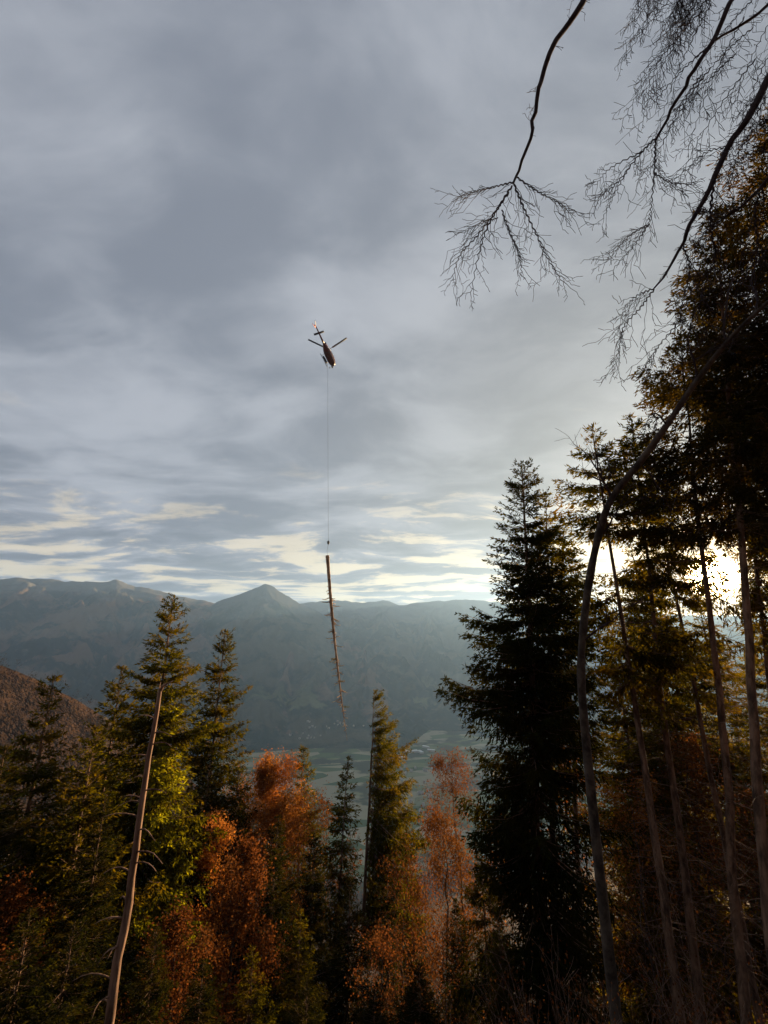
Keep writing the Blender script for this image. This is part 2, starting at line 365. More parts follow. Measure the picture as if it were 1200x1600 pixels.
def houses():
    """valley villages and the pale sheds on the far side of the river flats"""
    rng = random.Random(8)
    wall = plain_mat('render_wall', (0.36, 0.34, 0.31), 0.8); roof = plain_mat('grey_roof', (0.30, 0.24, 0.21), 0.8); sh = plain_mat('white_metal_roof', (0.82, 0.82, 0.80), 0.45)
    HS = 0.5
    def build(w, l, h, rh, roofm, name):
        g = Geo(); g.box((0, 0, h / 2 - 2), (w, l, h + 4)); a = g.mesh('wall')
        g = Geo(); e = 0.6; x, y = w / 2 + e, l / 2 + e
        v = [(-x, -y, h), (x, -y, h), (x, y, h), (-x, y, h), (0, -y, h + rh), (0, y, h + rh)]
        g.add(v, [[0, 1, 4, 4], [2, 3, 5, 5], [1, 2, 5, 4], [3, 0, 4, 5], [0, 3, 2, 1]]); b = g.mesh('roof')
        a.materials.append(wall); b.materials.append(roofm); return a, b
    kinds = [build(9, 12, 7, 3.5, roof, 'h'), build(12, 18, 10, 3, roof, 'h'), build(26, 60, 9, 2, sh, 's')]
    def place(px, py, k, nm, lab, cat, grp, Z=None):
        r = ray(px, py)
        if Z is None:
            t = (FLOOR + 3) / r.z; p = r * t
        else: p = Z
        o = thing(nm, p, lab, cat, grp); o.rotation_euler.z = rng.uniform(0, 3.1); o.scale = (HS,) * 3
        for nm2, me in zip(('wall', 'roof'), kinds[k]): link(nm2, me, None, o)
    for i in range(7):
        place(629 + i * 7.5 + rng.uniform(-2, 2), 1180 - i * 1.7 + rng.uniform(-4, 4), 2, 'shed', 'white roofed shed on the valley floor beyond the one-sided spruce', 'shed', 'white sheds on the valley floor')
    for i in range(34):
        place(rng.uniform(622, 676), rng.uniform(1195, 1285), rng.choice((0, 1, 1)), 'house', 'tiny pale house of the valley town in the gap between the trees', 'house', 'houses of the valley town')
    # houses on the foot of the opposite slope: found by dropping a ray on the peak's mesh
    dg = bpy.context.evaluated_depsgraph_get(); pk = bpy.data.objects['mountain_peak']
    for i in range(26):
        px, py = (rng.gauss(520, 22), rng.gauss(1133, 3)) if i % 3 else (rng.gauss(468, 20), rng.gauss(1151, 3))
        hit, loc, nrm, _ = pk.ray_cast(Vector((0, 0, 0)), ray(px, py).normalized())
        if hit: place(px, py, rng.choice((0, 1)), 'house', 'tiny pale house of the village below the peak on the far slope', 'house', 'houses of the village under the peak', loc)
houses()

# ------------------------------------------------------------------ spruces
def spruce_crown(seed, H, Rm, cb, tw=1.15, dens=1.0, az=None, droop=1.0, topw=0.0, fullness=1.0, gap=0.0, thin=None):
    """needle sprays on drooping whorled branches; returns (branch mesh, needle mesh)"""
    rg = np.random.default_rng(seed)
    ln = (1 - cb) * H; nB = int(ln / 0.40 * 6.6 * dens)
    wh = np.sort(rg.uniform(0, 1, nB)); nW = max(6, int(ln / 0.72)); wi = np.round(wh * nW).astype(int); wh = np.where(rg.random(nB) < 0.82, wi / nW + rg.normal(0, 0.0035, nB), wh); wl = rg.uniform(.72, 1.15, nW + 2)[wi]
    t = np.clip(wh, 0.004, 1)
    if thin:                                                       # a storey of the crown cut away so the sun shows through
        zz = H - 0.25 - t * (ln - 0.25); keep = (np.abs(zz - thin[0]) > thin[1]) | (rg.random(nB) < 0.07); t = t[keep]; wl = wl[keep]; nB = len(t)
    if gap > 0:
        keep = rg.random(nB) > gap * np.clip((t - 0.12) * 2.5, 0, 1); t = t[keep]; wl = wl[keep]; nB = len(t)
    z0 = H - 0.25 - t * (ln - 0.25)
    phi = rg.uniform(0, 2 * math.pi, nB)
    if az is not None: phi = az[0] + rg.uniform(-az[1], az[1], nB)
    shape = np.clip((t + topw * 0.06) / 0.5, 0, 1) ** 0.72 * np.where(t > 0.70, 1 - (t - 0.70) * 0.9, 1)
    lump = 0.78 + 0.44 * vnoise(t * nW * 0.8, phi * 1.3, seed)
    L = np.clip(Rm * shape * lump * wl * rg.uniform(0.72, 1.15, nB), 0.22, None)
    a = np.interp(t, [0, 0.12, 0.4, 0.75, 1], [1.1, 0.25, -0.22, -0.50, -0.60]) * np.where(t > 0.2, droop, 1) + rg.normal(0, 0.10, nB)
    b = np.interp(t, [0, 0.15, 0.4, 1], [0.0, 0.16, 0.34, 0.38]) + rg.normal(0, 0.05, nB)
    cph, sph = np.cos(phi), np.sin(phi); Rd = np.stack([cph, sph, 0 * phi], -1); Sd = np.stack([-sph, cph, 0 * phi], -1)
    sway = rg.normal(0, 0.10, nB)
    def bp(i, s):
        l = L[i]; return (Rd[i] * (l * s)[:, None] + Sd[i] * (l * sway[i] * s * s)[:, None]
                          + np.array([0, 0, 1.0]) * (z0[i] + l * (a[i] * s + b[i] * s * s))[:, None])
    # wood of the branches
    iB = np.repeat(np.arange(nB), 3); k = np.tile([0, 1, 2], nB); s0, s1 = k / 3.0, (k + 1) / 3.0 * 0.97
    rb = 0.010 + 0.0085 * L
    wv, wf = prisms(bp(iB, s0), bp(iB, s1), rb[iB] * (1 - s0 * 0.85), rb[iB] * (1 - s1 * 0.85), 3)
    # secondary branchlets
    n2 = np.maximum(3, (L / (0.125 * tw) * 2 * fullness)).astype(int); i2 = np.repeat(np.arange(nB), n2); N2 = len(i2)
    s = 1 - rg.random(N2) ** 1.1 * 0.93; P2 = bp(i2, s)
    T = Rd[i2] + np.array([0, 0, 1.0]) * (a[i2] + 2 * b[i2] * s)[:, None]; T = unit(T)
    sd = np.where(rg.random(N2) < 0.5, -1, 1)[:, None]
    hang = np.interp(t[i2], [0, 0.2, 0.6, 1], [0.0, 0.25, 0.75, 0.9]) * droop
    D2 = unit(T * rg.uniform(0.35, 0.9, (N2, 1)) + Sd[i2] * sd * rg.uniform(0.25, 1.0, (N2, 1)) - np.array([0, 0, 1.0]) * (hang * rg.uniform(0.1, 1.3, N2))[:, None])
    l2 = np.clip((0.16 + 0.30 * L[i2] * (1.05 - s) ** 0.6) * rg.uniform(0.55, 1.25, N2), 0.12, 1.15)
    # twiglets carrying the needles
    n3 = np.maximum(2, l2 / (0.080 * tw)).astype(int); i3 = np.repeat(np.arange(N2), n3); N3 = len(i3)
    u = rg.random(N3); P3 = P2[i3] + D2[i3] * (l2[i3] * u)[:, None]; P3[:, 2] -= 0.32 * hang[i3] * l2[i3] * u * u
    D3 = unit(D2[i3] + rg.normal(0, 0.45, (N3, 3)) - np.array([0, 0, 0.30]) * hang[i3][:, None])
    ll = tw * rg.uniform(0.14, 0.29, N3)[:, None]; ww = tw * rg.uniform(0.021, 0.040, N3)[:, None]
    # the leader and its top sprays
    nt = 60; zt = H - rg.random(nt) ** 1.5 * 1.6; pt = np.stack([rg.normal(0, .03, nt), rg.normal(0, .03, nt), zt], -1); pt -= np.array([0, 0, 0.1])
    dt = unit(np.stack([rg.normal(0, .6, nt), rg.normal(0, .6, nt), rg.uniform(.2, 1.3, nt)], -1))
    P3 = np.vstack([P3, pt]); D3 = np.vstack([D3, dt]); ll = np.vstack([ll, rg.uniform(.12, .26, (nt, 1))]); ww = np.vstack([ww, np.full((nt, 1), .03)])
    n = len(P3); uu, vv = frame_of(D3); an = rg.uniform(0, 2 * math.pi, n)[:, None]; side = np.cos(an) * uu + np.sin(an) * vv; nr = np.cross(D3, side)
    V = np.empty((n, 4, 3)); V[:, 0] = P3; V[:, 1] = P3 + D3 * ll * 0.45 + side * ww + nr * ww * 0.5; V[:, 2] = P3 + D3 * ll; V[:, 3] = P3 + D3 * ll * 0.45 - side * ww
    F = np.arange(n * 4).reshape(n, 4)
    return mesh_np('branches', wv, wf), mesh_np('crown', V.reshape(-1, 3), F)
def trunk_mesh(seed, H, r, k=10, top=0.012, bend=0.12, flare=1.35, n=26):
    rg = np.random.default_rng(seed + 999); z = np.linspace(-1.2, H, n)
    f = np.clip(z / H, 0, 1); rad = top + (r - top) * (1 - f) ** 0.85; rad[z < 1.2] *= np.interp(z[z < 1.2], [-1.2, 1.2], [flare, 1.0])
    bx = np.cumsum(rg.normal(0, 1, n)); by = np.cumsum(rg.normal(0, 1, n))
    bx -= np.linspace(bx[0], bx[-1], n); by -= np.linspace(by[0], by[-1], n); sc = bend / max(1e-6, np.abs(bx).max(), np.abs(by).max())
    return Geo().tube(np.stack([bx * sc, by * sc, z], -1), rad, k).mesh('trunk', True)
def dead_twigs(seed, H, z0, z1, r, n):
    """fine dead branchlets left on the shaded lower stem"""
    rg = np.random.default_rng(seed + 77); g = Geo(); P0, P1, R0, R1 = [], [], [], []
    for i in range(n):
        z = rg.uniform(z0, z1); ph = rg.uniform(0, 6.283); l = rg.uniform(0.5, 2.2); d = np.array([math.cos(ph), math.sin(ph), rg.uniform(-.45, .15)])
        p = np.array([d[0] * r * .6, d[1] * r * .6, z]); rr = rg.uniform(.008, .018)
        for j in range(4):
            q = p + d * l / 4; P0.append(p); P1.append(q); R0.append(rr * (1 - j / 4.5)); R1.append(rr * (1 - (j + 1) / 4.5))
            if j and rg.random() < .8:
                e = d * .4 + rg.normal(0, .5, 3); P0.append(q); P1.append(q + e * l * .2); R0.append(rr * .5); R1.append(.003)
            p = q; d = d + rg.normal(0, .16, 3) - np.array([0, 0, .08])
    return g.add(*prisms(P0, P1, R0, R1, 3)).mesh('dead_twigs')
def stand(apex, low, Y):
    """base on the ground and lean of a straight stem seen to run through two picture points at one distance"""
    A = at(*apex, Y); B = at(*low, Y) if low else A - Vector((0, 0, 10)); d = (B - A).normalized()
    lo, hi = 0.0, 120.0
    for _ in range(50):
        mid = (lo + hi) / 2; p = A + d * mid
        if p.z > gz(p.x, p.y): lo = mid
        else: hi = mid
    base = A + d * lo; return base, -d, lo
def put(o, base, axis, spin=0.0):
    o.location = base
    o.rotation_mode = 'QUATERNION'; o.rotation_quaternion = Vector((0, 0, 1)).rotation_difference(axis) @ Matrix.Rotation(spin, 3, 'Z').to_quaternion()
SPR = []
def spruce(label, apex, low, Y, Rm, cb, seed, r=0.24, mat='needle', group='spruces on the steep slope', twigs=(0, 0, 0), **k):
    base, axis, H = stand(apex, low, Y)
    o = thing('spruce_tree', base, label, 'tree', group); put(o, base, axis)
    if 'thin' in k: k['thin'] = (at(1110, k['thin'][0], Y).z - base.z, k['thin'][1])
    bm, cm = spruce_crown(seed, H, Rm, cb, **k)
    t = link('trunk', trunk_mesh(seed, H, r), M['bark_spruce'], o)
    c = link('crown', cm, M[mat], o); link('branches', bm, M['bark_spruce'], c)
    if twigs[2]:
        tag(link('dead_twigs', dead_twigs(seed, H, twigs[0] * H, twigs[1] * H, r, twigs[2]), M['bark_spruce'], o), kind='stuff')
    SPR.append((o, H)); return o, H
def copy_spruce(src, label, apex, low, Y, spin, mat=None, group='spruces on the steep slope', wide=1.0):
    so, H0 = SPR[src]; base, axis, H = stand(apex, low, Y)
    o = so.copy(); COL.objects.link(o); put(o, base, axis, spin); o['label'] = label; o['group'] = group
    s = H / H0; o.scale = (s * wide, s * wide, s)
    for ch in so.children:
        c = ch.copy(); COL.objects.link(c); c.parent = o
        for g in ch.children:
            d = g.copy(); COL.objects.link(d); d.parent = c
    return o

# left group
spruce('tallest spruce of the left group, its crown rising behind the broken dead trunk', (272, 930), None, 28, 3.7, 0.08, 1, 0.30, tw=1.1, droop=1.15, topw=.2)      # 0
spruce('narrow pointed spruce standing just right of the tallest left spruce', (352, 985), None, 36, 3.4, 0.08, 2, 0.24, tw=1.3, droop=1.2, topw=.2)                # 1
spruce('bushy spruce with a thin tip nearest the left edge, in front of the brown hillside', (85, 1055), None, 24, 3.3, 0.05, 3, 0.24, tw=1.1, droop=0.9)  # 2
spruce('spruce half hidden behind the tallest left spruce, on its left side', (192, 1040), None, 33, 3.9, 0.05, 4, 0.24, tw=1.35)                          # 3
# centre
spruce('small dark pointed spruce right of the orange beech crown', (475, 1168), None, 44, 2.9, 0.06, 5, 0.2, 'needle', tw=1.5)                            # 4
spruce('slim ragged spruce with a dark bare stem left of the one-sided spruce', (545, 1182), (522, 1500), 42, 1.7, 0.42, 6, 0.2, 'needle', tw=1.4, twigs=(.2, .5, 40))   # 5
spruce('one-sided spruce with a bare stem and drooping green boughs only on its right side', (585, 1078), (563, 1500), 46, 4.7, 0.40, 7, 0.27, 'needle',
       tw=1.3, dens=0.62, az=(0.05, 0.95), droop=1.15, twigs=(.15, .6, 60))                                                                                      # 6
# right group
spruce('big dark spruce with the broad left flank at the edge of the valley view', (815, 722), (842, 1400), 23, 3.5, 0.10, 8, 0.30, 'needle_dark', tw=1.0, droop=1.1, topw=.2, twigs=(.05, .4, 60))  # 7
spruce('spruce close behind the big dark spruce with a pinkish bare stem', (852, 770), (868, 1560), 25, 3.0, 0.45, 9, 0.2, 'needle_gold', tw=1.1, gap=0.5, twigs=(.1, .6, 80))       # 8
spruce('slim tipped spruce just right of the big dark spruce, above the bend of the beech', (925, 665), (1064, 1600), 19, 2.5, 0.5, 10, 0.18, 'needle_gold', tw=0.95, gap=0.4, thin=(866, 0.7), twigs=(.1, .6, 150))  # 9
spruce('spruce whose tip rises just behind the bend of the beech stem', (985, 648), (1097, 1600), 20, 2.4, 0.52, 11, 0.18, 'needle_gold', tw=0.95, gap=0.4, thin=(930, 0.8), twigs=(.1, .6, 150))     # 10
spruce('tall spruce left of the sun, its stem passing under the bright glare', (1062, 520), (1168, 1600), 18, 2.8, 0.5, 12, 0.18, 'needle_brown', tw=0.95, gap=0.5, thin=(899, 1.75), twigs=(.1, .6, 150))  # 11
spruce('tall spruce whose stem crosses the sun itself', (1118, 330), (1200, 1331), 15.5, 3.0, 0.46, 13, 0.18, 'needle_brown', tw=0.9, gap=0.5, thin=(893, 1.75), twigs=(.1, .55, 90))   # 12
spruce('tallest spruce, cut by the right edge above the sun', (1215, 165), (1262, 1350), 14.5, 3.1, 0.48, 14, 0.22, 'needle_brown', tw=0.9, gap=0.3, thin=(905, 1.0), twigs=(.1, .5, 60))     # 13
copy_spruce(9, 'slender spruce just right of the sun, stem partly out of frame', (1150, 560), (1262, 1560), 21, 1.3, wide=.7)
copy_spruce(10, 'thin dark spruce stem between the big dark spruce and the beech stem', (880, 830), (908, 1480), 31, 2.1)
BACK = [
    (10, 'spruce behind the two slim tipped spruces, its tip between them', (1012, 700), 27, 1.4),
    (12, 'tall dark spruce behind, its tip between the two tallest spruces', (1102, 425), 21, 3.0),
    
    (10, 'spruce deep behind the sunlit stems at the right edge', (1186, 720), 30, 5.0), (13, 'dark crown at the right edge under the tallest spruce', (1210, 420), 22, 0.9),
    (8, 'thin spruce far back between the bent beech and the first straight stem', (985, 850), 44, 5.6)]
for src, lab, ap, Y, sp in BACK: copy_spruce(src, lab, ap, None, Y, sp, wide=.9)
# trees further down the slope that close the view
FILL = [
    (3, 'dark spruce at the very left edge below the bushy pointed one', (10, 1165), 20, 0.4),
    (2, 'spruce filling the gap between the two left groups of tips', (150, 1135), 22, 2.2),
    (1, 'low dark spruce left of the middle of the broken dead trunk', (165, 1245), 20, 1.0),
    (4, 'dark spruce under the narrow pointed spruce, beside the orange leaves', (330, 1165), 34, 3.0),
    (0, 'small spruce top among the orange beech leaves', (375, 1190), 38, 0.2),
    (4, 'lower spruce in deep shade under the orange beech', (430, 1330), 30, 4.0),
    (1, 'shaded spruce below the small dark pointed spruce', (492, 1300), 37, 5.0),
    (3, 'sunlit yellow green sapling spruce at the bottom centre', (470, 1420), 25, 1.9),
    (2, 'young spruce at the bottom edge left of the long dark stem', (395, 1480), 22, 0.9),
    (8, 'dark spruce low between the brown larches and the big dark spruce', (752, 1320), 29, 2.7),
    (4, 'yellow green young spruce under the big dark spruce', (778, 1420), 22, 3.7),
    (0, 'backlit spruce behind the bare stems, right of the beech', (1005, 880), 48, 2.4),
    (1, 'backlit spruce low behind the stems under the sun', (1090, 930), 44, 4.4),
    (3, 'olive spruce deep in the wood right of the leaning beech stem', (955, 985), 40, 1.1),
    (2, 'olive spruce behind the rightmost stems', (1180, 960), 36, 5.2),
]
FILL += [
    (5, 'dark slender spruce right behind the one-sided spruce stem', (606, 1335), 40, 2.2), (4, 'dark spruce at the lower end of the valley gap, left of its brown tree', (645, 1372), 47, 1.2),
    (2, 'dark spruce between the slim ragged spruce and the one-sided spruce stem', (548, 1372), 34, 3.6), (1, 'dark spruce left of the fiery orange beech, in front of the narrow pointed spruce', (372, 1255), 33, 2.9),
    (3, 'dark spruce between the two orange beeches', (435, 1275), 32, 5.1), (4, 'dark spruce right of the long brown sapling crown by the big dark spruce', (712, 1405), 33, 0.8),
    (3, 'shaded spruce at the bottom left corner', (48, 1420), 14, 2.0), (2, 'shaded spruce at the bottom edge just left of the dead trunk foot', (118, 1440), 18, 3.0),  # bottom-edge spruces added to darken the foreground
    (0, 'shaded spruce at the bottom edge just right of the dead trunk foot', (245, 1450), 18.2, 4.0), (1, 'shaded spruce at the bottom under the deep orange beech', (318, 1500), 15, 0.5),
    (3, 'shaded spruce at the bottom edge under the small dark pointed spruce', (480, 1525), 17, 1.5), (2, 'shaded spruce at the bottom edge between the one-sided and the big dark spruce', (655, 1505), 17, 5.5),
    (7, 'shaded spruce at the bottom edge right of the one-sided spruce stem', (585, 1545), 15, 2.5)]
for i, (src, lab, ap, Y, sp) in enumerate(FILL):
    c = copy_spruce(src, lab, ap, None, Y, sp, wide=1.12 if Y > 18 else 1.6)
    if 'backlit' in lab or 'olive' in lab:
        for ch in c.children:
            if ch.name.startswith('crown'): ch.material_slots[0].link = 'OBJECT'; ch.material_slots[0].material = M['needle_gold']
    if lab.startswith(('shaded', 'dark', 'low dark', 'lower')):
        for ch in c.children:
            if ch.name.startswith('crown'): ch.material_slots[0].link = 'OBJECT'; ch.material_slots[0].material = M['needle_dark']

# lime-green hanging boughs on the tallest left spruce, sunlight painted as brighter needles
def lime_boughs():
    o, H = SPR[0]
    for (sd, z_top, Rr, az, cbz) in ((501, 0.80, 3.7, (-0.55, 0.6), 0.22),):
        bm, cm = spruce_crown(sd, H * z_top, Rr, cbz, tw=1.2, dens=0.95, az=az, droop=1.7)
        c = link('lime_boughs', cm, M['extra_tint'], o); link('branches', bm, M['bark_spruce'], c)
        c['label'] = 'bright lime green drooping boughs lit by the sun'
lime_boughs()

# broken dead trunk at the left
def snag():
    base, axis, H = stand((250, 1078), (165, 1600), 15.5)
    o = thing('dead_trunk', base, 'tall broken dead trunk, bare and pinkish brown, leaning in front of the left spruces', 'tree'); put(o, base, axis)
    g = Geo(); z = np.linspace(-1, H, 24); rad = np.interp(z, [-1, H * 0.5, H], [0.165, 0.118, 0.062])
    rg = np.random.default_rng(5); x = np.cumsum(rg.normal(0, .028, 24)); x -= np.linspace(0, x[-1], 24)
    g.tube(np.stack([x, x * .6, z], -1), rad, 12); g.obj('trunk', M['bark_dead'], o, True)
    # splintered, bent tip
    g = Geo(); g.tube([(0, 0, H - .05), (.08, 0, H + .12), (.24, .02, H + .22), (.36, .02, H + .28)], [.058, .048, .03, .01], 7)
    g.tube([(-.04, .02, H - .05), (-.05, .03, H + .14), (-.03, .03, H + .24)], [.03, .02, .006], 5); g.obj('broken_tip', M['bark_dead'], o, True)
    for i in range(30):
        zz = H * (0.25 + 0.72 * i / 30) + rg.uniform(-.3, .3); ph = rg.choice([-.5, .3, 2.7, 3.6]) + rg.normal(0, .5); l = rg.uniform(.35, 1.15)
        d = np.array([math.cos(ph), math.sin(ph) * .6, .35]); pts = [np.array([0, 0, zz])]
        for k in range(5): pts.append(pts[-1] + d * l / 5); d = d + np.array([0, 0, -.22]) + rg.normal(0, .06, 3)
        Geo().tube(pts, np.linspace(.026, .008, 6), 5).obj('dead_branch', M['bark_dead'], o, True)
snag()

# ------------------------------------------------------------------ broadleaf trees
class Skel:
    def __init__(s, seed): s.r = random.Random(seed); s.P0 = []; s.P1 = []; s.R0 = []; s.R1 = []; s.tips = []
    def seg(s, a, b, ra, rb): s.P0.append(a[:]); s.P1.append(b[:]); s.R0.append(ra); s.R1.append(rb)
    def grow(s, p, d, L, r, lvl, up=0.08, spread=0.75, wand=0.16, kids=(3, 5), ratio=0.62, n=5, rmin=0.004, start=0.25):
        rn = s.r; pts = [p.copy()]; d = d.normalized(); step = L / n
        for i in range(n):
            d = (d + Vector((rn.gauss(0, wand), rn.gauss(0, wand), rn.gauss(0, wand) + up))).normalized()
            q = p + d * step; ra, rb = r * (1 - 0.7 * i / n), r * (1 - 0.7 * (i + 1) / n); s.seg(p, q, max(ra, rmin), max(rb, rmin * .8)); p = q; pts.append(p.copy())
        if lvl <= 0:
            s.tips += [(q_, d.copy(), L) for q_ in pts[1:]]; return
        for k in range(rn.randint(*kids)):
            t = start + (1 - start) * rn.random(); i = min(int(t * n), n - 1); q = pts[i].lerp(pts[i + 1], t * n - i)
            ax = d.orthogonal().normalized(); ax.rotate(Matrix.Rotation(rn.uniform(0, 6.283), 3, d))
            e = (d * (1 - spread * .5) + ax * spread * rn.uniform(.7, 1.25)).normalized()
            s.grow(q, e, L * ratio * rn.uniform(.75, 1.2), r * (1 - .7 * t) * .62, lvl - 1, up, spread, wand, kids, ratio, n if lvl > 1 else 3, rmin, start * .6)
        if lvl == 1: s.tips += [(q_, d.copy(), L * .6) for q_ in pts[2:]]
        s.grow(p, d, L * ratio * .8, r * .3, lvl - 1, up, spread, wand, kids, ratio, n if lvl > 1 else 3, rmin, start * .6)
    def wood(s, name='branches', k=4): return Geo().add(*prisms([list(v) for v in s.P0], [list(v) for v in s.P1], s.R0, s.R1, k)).mesh(name, True)
def leaves(seed, tips, per, rad, size, name='crown'):
    rg = np.random.default_rng(seed); P = np.array([list(t[0]) for t in tips]); L = np.array([t[2] for t in tips])
    P = np.repeat(P, per, 0); n = len(P); P = P + rg.normal(0, 1, (n, 3)) * rad * np.repeat(np.maximum(L, .8), per)[:, None]
    D = unit(rg.normal(0, 1, (n, 3)) - np.array([0, 0, .5])); u, v = frame_of(D); a = rg.uniform(0, 6.283, n)[:, None]; sd = np.cos(a) * u + np.sin(a) * v
    l = size * rg.uniform(.7, 1.4, (n, 1)); nr = np.cross(D, sd)
    V = np.empty((n, 4, 3)); V[:, 0] = P; V[:, 1] = P + D * l * .5 + sd * l * .36 + nr * l * .12; V[:, 2] = P + D * l; V[:, 3] = P + D * l * .5 - sd * l * .36 + nr * l * .12
    return mesh_np(name, V.reshape(-1, 3), np.arange(n * 4).reshape(n, 4))
BRO = []
def broadleaf(label, apex, low, Y, seed, leafmat, per, size, r=0.16, clear=0.45, spread=.75, up=.12, bark='bark_beech', group='broadleaf trees on the slope', cat='tree', name='beech_tree', lvl=3, width=1.0, kids=(3, 5), nb=13, lrad=.32):
    base, axis, H = stand(apex, low, Y)
    o = thing(name, base, label, cat, group); put(o, base, axis)
    link('trunk', trunk_mesh(seed, H * .86, r, 8, .02, .25), M[bark], o)
    sk = Skel(seed); rn = sk.r
    for i in range(nb):
        f = clear + (1 - clear) * (i + rn.random()) / nb; ph = i * 2.4 + rn.uniform(-.5, .5)
        d = Vector((math.cos(ph), math.sin(ph), .75 + 1.0 * f * f)); l = H * (1 - f * .80) * .34 * width * rn.uniform(.8, 1.2)
        sk.grow(Vector((0, 0, H * f * .86)), d, max(l, .5), r * (1.05 - f) * .42, lvl - 1, up, spread, .15, kids, .58)
    b = link('branches', sk.wood(), M[bark], o)
    if per: link('crown', leaves(seed, sk.tips, per, lrad, size), M[leafmat], o)
    BRO.append((o, H)); return o
broadleaf('fiery orange leaved beech in the sun right of the narrow pointed spruce', (425, 1152), (395, 1500), 38, 21, 'orange', 24, .105, r=.17, clear=.45, width=1.0, kids=(4, 6), nb=16)
broadleaf('deep orange beech lower down, left of the fiery one and right of the dead trunk', (345, 1225), (320, 1590), 30, 22, 'orange', 11, .11, r=.12, clear=.25, width=.62)
broadleaf('slim russet beech with a thin dark stem low between the two orange ones', (392, 1270), (345, 1600), 27, 23, 'russet', 8, .12, r=.11, clear=.3, width=.7)
broadleaf('faded brown tree between the small dark spruce and the slim ragged one', (513, 1205), None, 58, 24, 'tan', 3, .18, r=.15, clear=.35, width=.8)
broadleaf('pale orange brown tree at the valley edge, left of the big dark spruce', (700, 1142), (722, 1420), 44, 25, 'tan', 7, .13, r=.17, clear=.28, width=1.0)
broadleaf('bright orange brown tree under the pale one, beside the valley gap', (690, 1235), None, 36, 26, 'tan', 7, .125, r=.14, clear=.3, width=.9)
broadleaf('leafless reddish brown tree right of the one-sided spruce stem', (612, 1262), None, 52, 27, 'russet', 2, .15, r=.14, clear=.3, width=.95)
broadleaf('twiggy red brown tree in the middle of the bottom thicket', (640, 1310), (625, 1590), 38, 28, 'russet', 2, .14, r=.12, clear=.25, width=1.0)
broadleaf('brown tree behind the stems between the pale stem and the bent beech stem', (890, 1110), None, 40, 29, 'orange', 3, .16, r=.12, clear=.2, width=1.0)  # orange leaves carry painted warm light on a brown tree
def copy_broad(src, label, apex, low, Y, spin, wide=1.0):
    so, H0 = BRO[src]; base, axis, H = stand(apex, low, Y)
    o = so.copy(); COL.objects.link(o); put(o, base, axis, spin); o['label'] = label; s = H / H0; o.scale = (s * wide, s * wide, s)
    for ch in so.children:
        c = ch.copy(); COL.objects.link(c); c.parent = o
    return o
copy_broad(7, 'low russet tree at the bottom edge right of the one-sided spruce stem', (600, 1420), None, 25, 1.0, 1.3)
copy_broad(6, 'dark russet tree at the bottom, left of the big dark spruce foot', (690, 1400), None, 27, 2.0, 1.3)
copy_broad(6, 'brown tree above the thicket at the lower end of the valley gap', (660, 1290), None, 64, 3.3, 1.2)
copy_broad(2, 'rusty tree low down behind the broken dead trunk', (285, 1380), None, 22, 4.0, 1.3)
copy_broad(8, 'rusty tree in the shade of the wood between the two leaning stems', (975, 1180), None, 33, 0.7, 1.2)
copy_broad(5, 'rusty tree far in the wood under the sun', (1060, 1120), None, 38, 2.9, 1.2)
copy_broad(7, 'dim brown tree at the lower right edge', (1165, 1200), None, 30, 5.1, 1.3)
copy_broad(2, 'small rusty tree at the left edge under the spruces', (30, 1330), None, 20, 5.0, 1.2)

# bare saplings along the foot of the right-hand stems
def saplings():
    rn = random.Random(4); src = []
    for v in range(4):
        sk = Skel(60 + v)
        for i in range(5):
            a = rn.uniform(0, 6.28); sk.grow(Vector((rn.gauss(0, .1), rn.gauss(0, .1), 0)), Vector((math.cos(a) * .45, math.sin(a) * .45, 1.3)), rn.uniform(1.6, 2.6), .014, 2, .10, .7, .12, (3, 4), .6, 5, .0035, .2)
        me = sk.wood('stems', 3); me.materials.append(M['twig_pale']); lf = leaves(90 + v, sk.tips, 1, .25, .06, 'leaf_tufts'); lf.materials.append(M['russet']); src.append((me, lf))
    spots = [(812, 1585, 9, 'lowest bare sapling at the bottom edge left of the bent beech foot'), (846, 1500, 11, 'bare pale sapling against the foot of the pinkish bare spruce stem'),
             (884, 1420, 12, 'bare twiggy sapling halfway between the pinkish stem and the bent beech'), (905, 1545, 9.5, 'bare pale sapling whose fan of twigs leans towards the bent beech foot'),
             (880, 1330, 16, 'bare brown sapling high between the pinkish stem and the bent beech'), (985, 1520, 11, 'bare pale sapling just right of the bent beech foot'),
             (1010, 1425, 15, 'bare brown sapling left of the first straight stem beside the bent beech'), (1040, 1340, 19, 'thin bare sapling between the two straight stems beside the bent beech'),
             (1082, 1470, 13, 'bare sapling between the feet of the second and third straight stems'), (1122, 1545, 11, 'low bare sapling at the bottom edge right of the straight stems'),
             (1160, 1430, 13, 'bare sapling nearest the right edge under the sun'), (705, 1560, 14, 'bare sapling at the bottom under the big dark spruce')]
    for i, (px, py, Y, lab) in enumerate(spots):
        p = at(px, py, Y); z = gz(p.x, p.y); h = max(1.2, p.z - z)
        o = thing('sapling', (p.x, p.y, z), lab, 'sapling', 'bare saplings under the right-hand trees')
        s = h / 4.2; s = min(max(s, .5), 2.4); o.scale = (s * .75, s * .75, s); o.rotation_euler = (rn.gauss(0, .12), rn.gauss(0, .12) - .15, rn.uniform(0, 6.28))
        me, lf = src[i % 4]; link('stems', me, None, o); link('leaf_tufts', lf, None, o)
saplings()

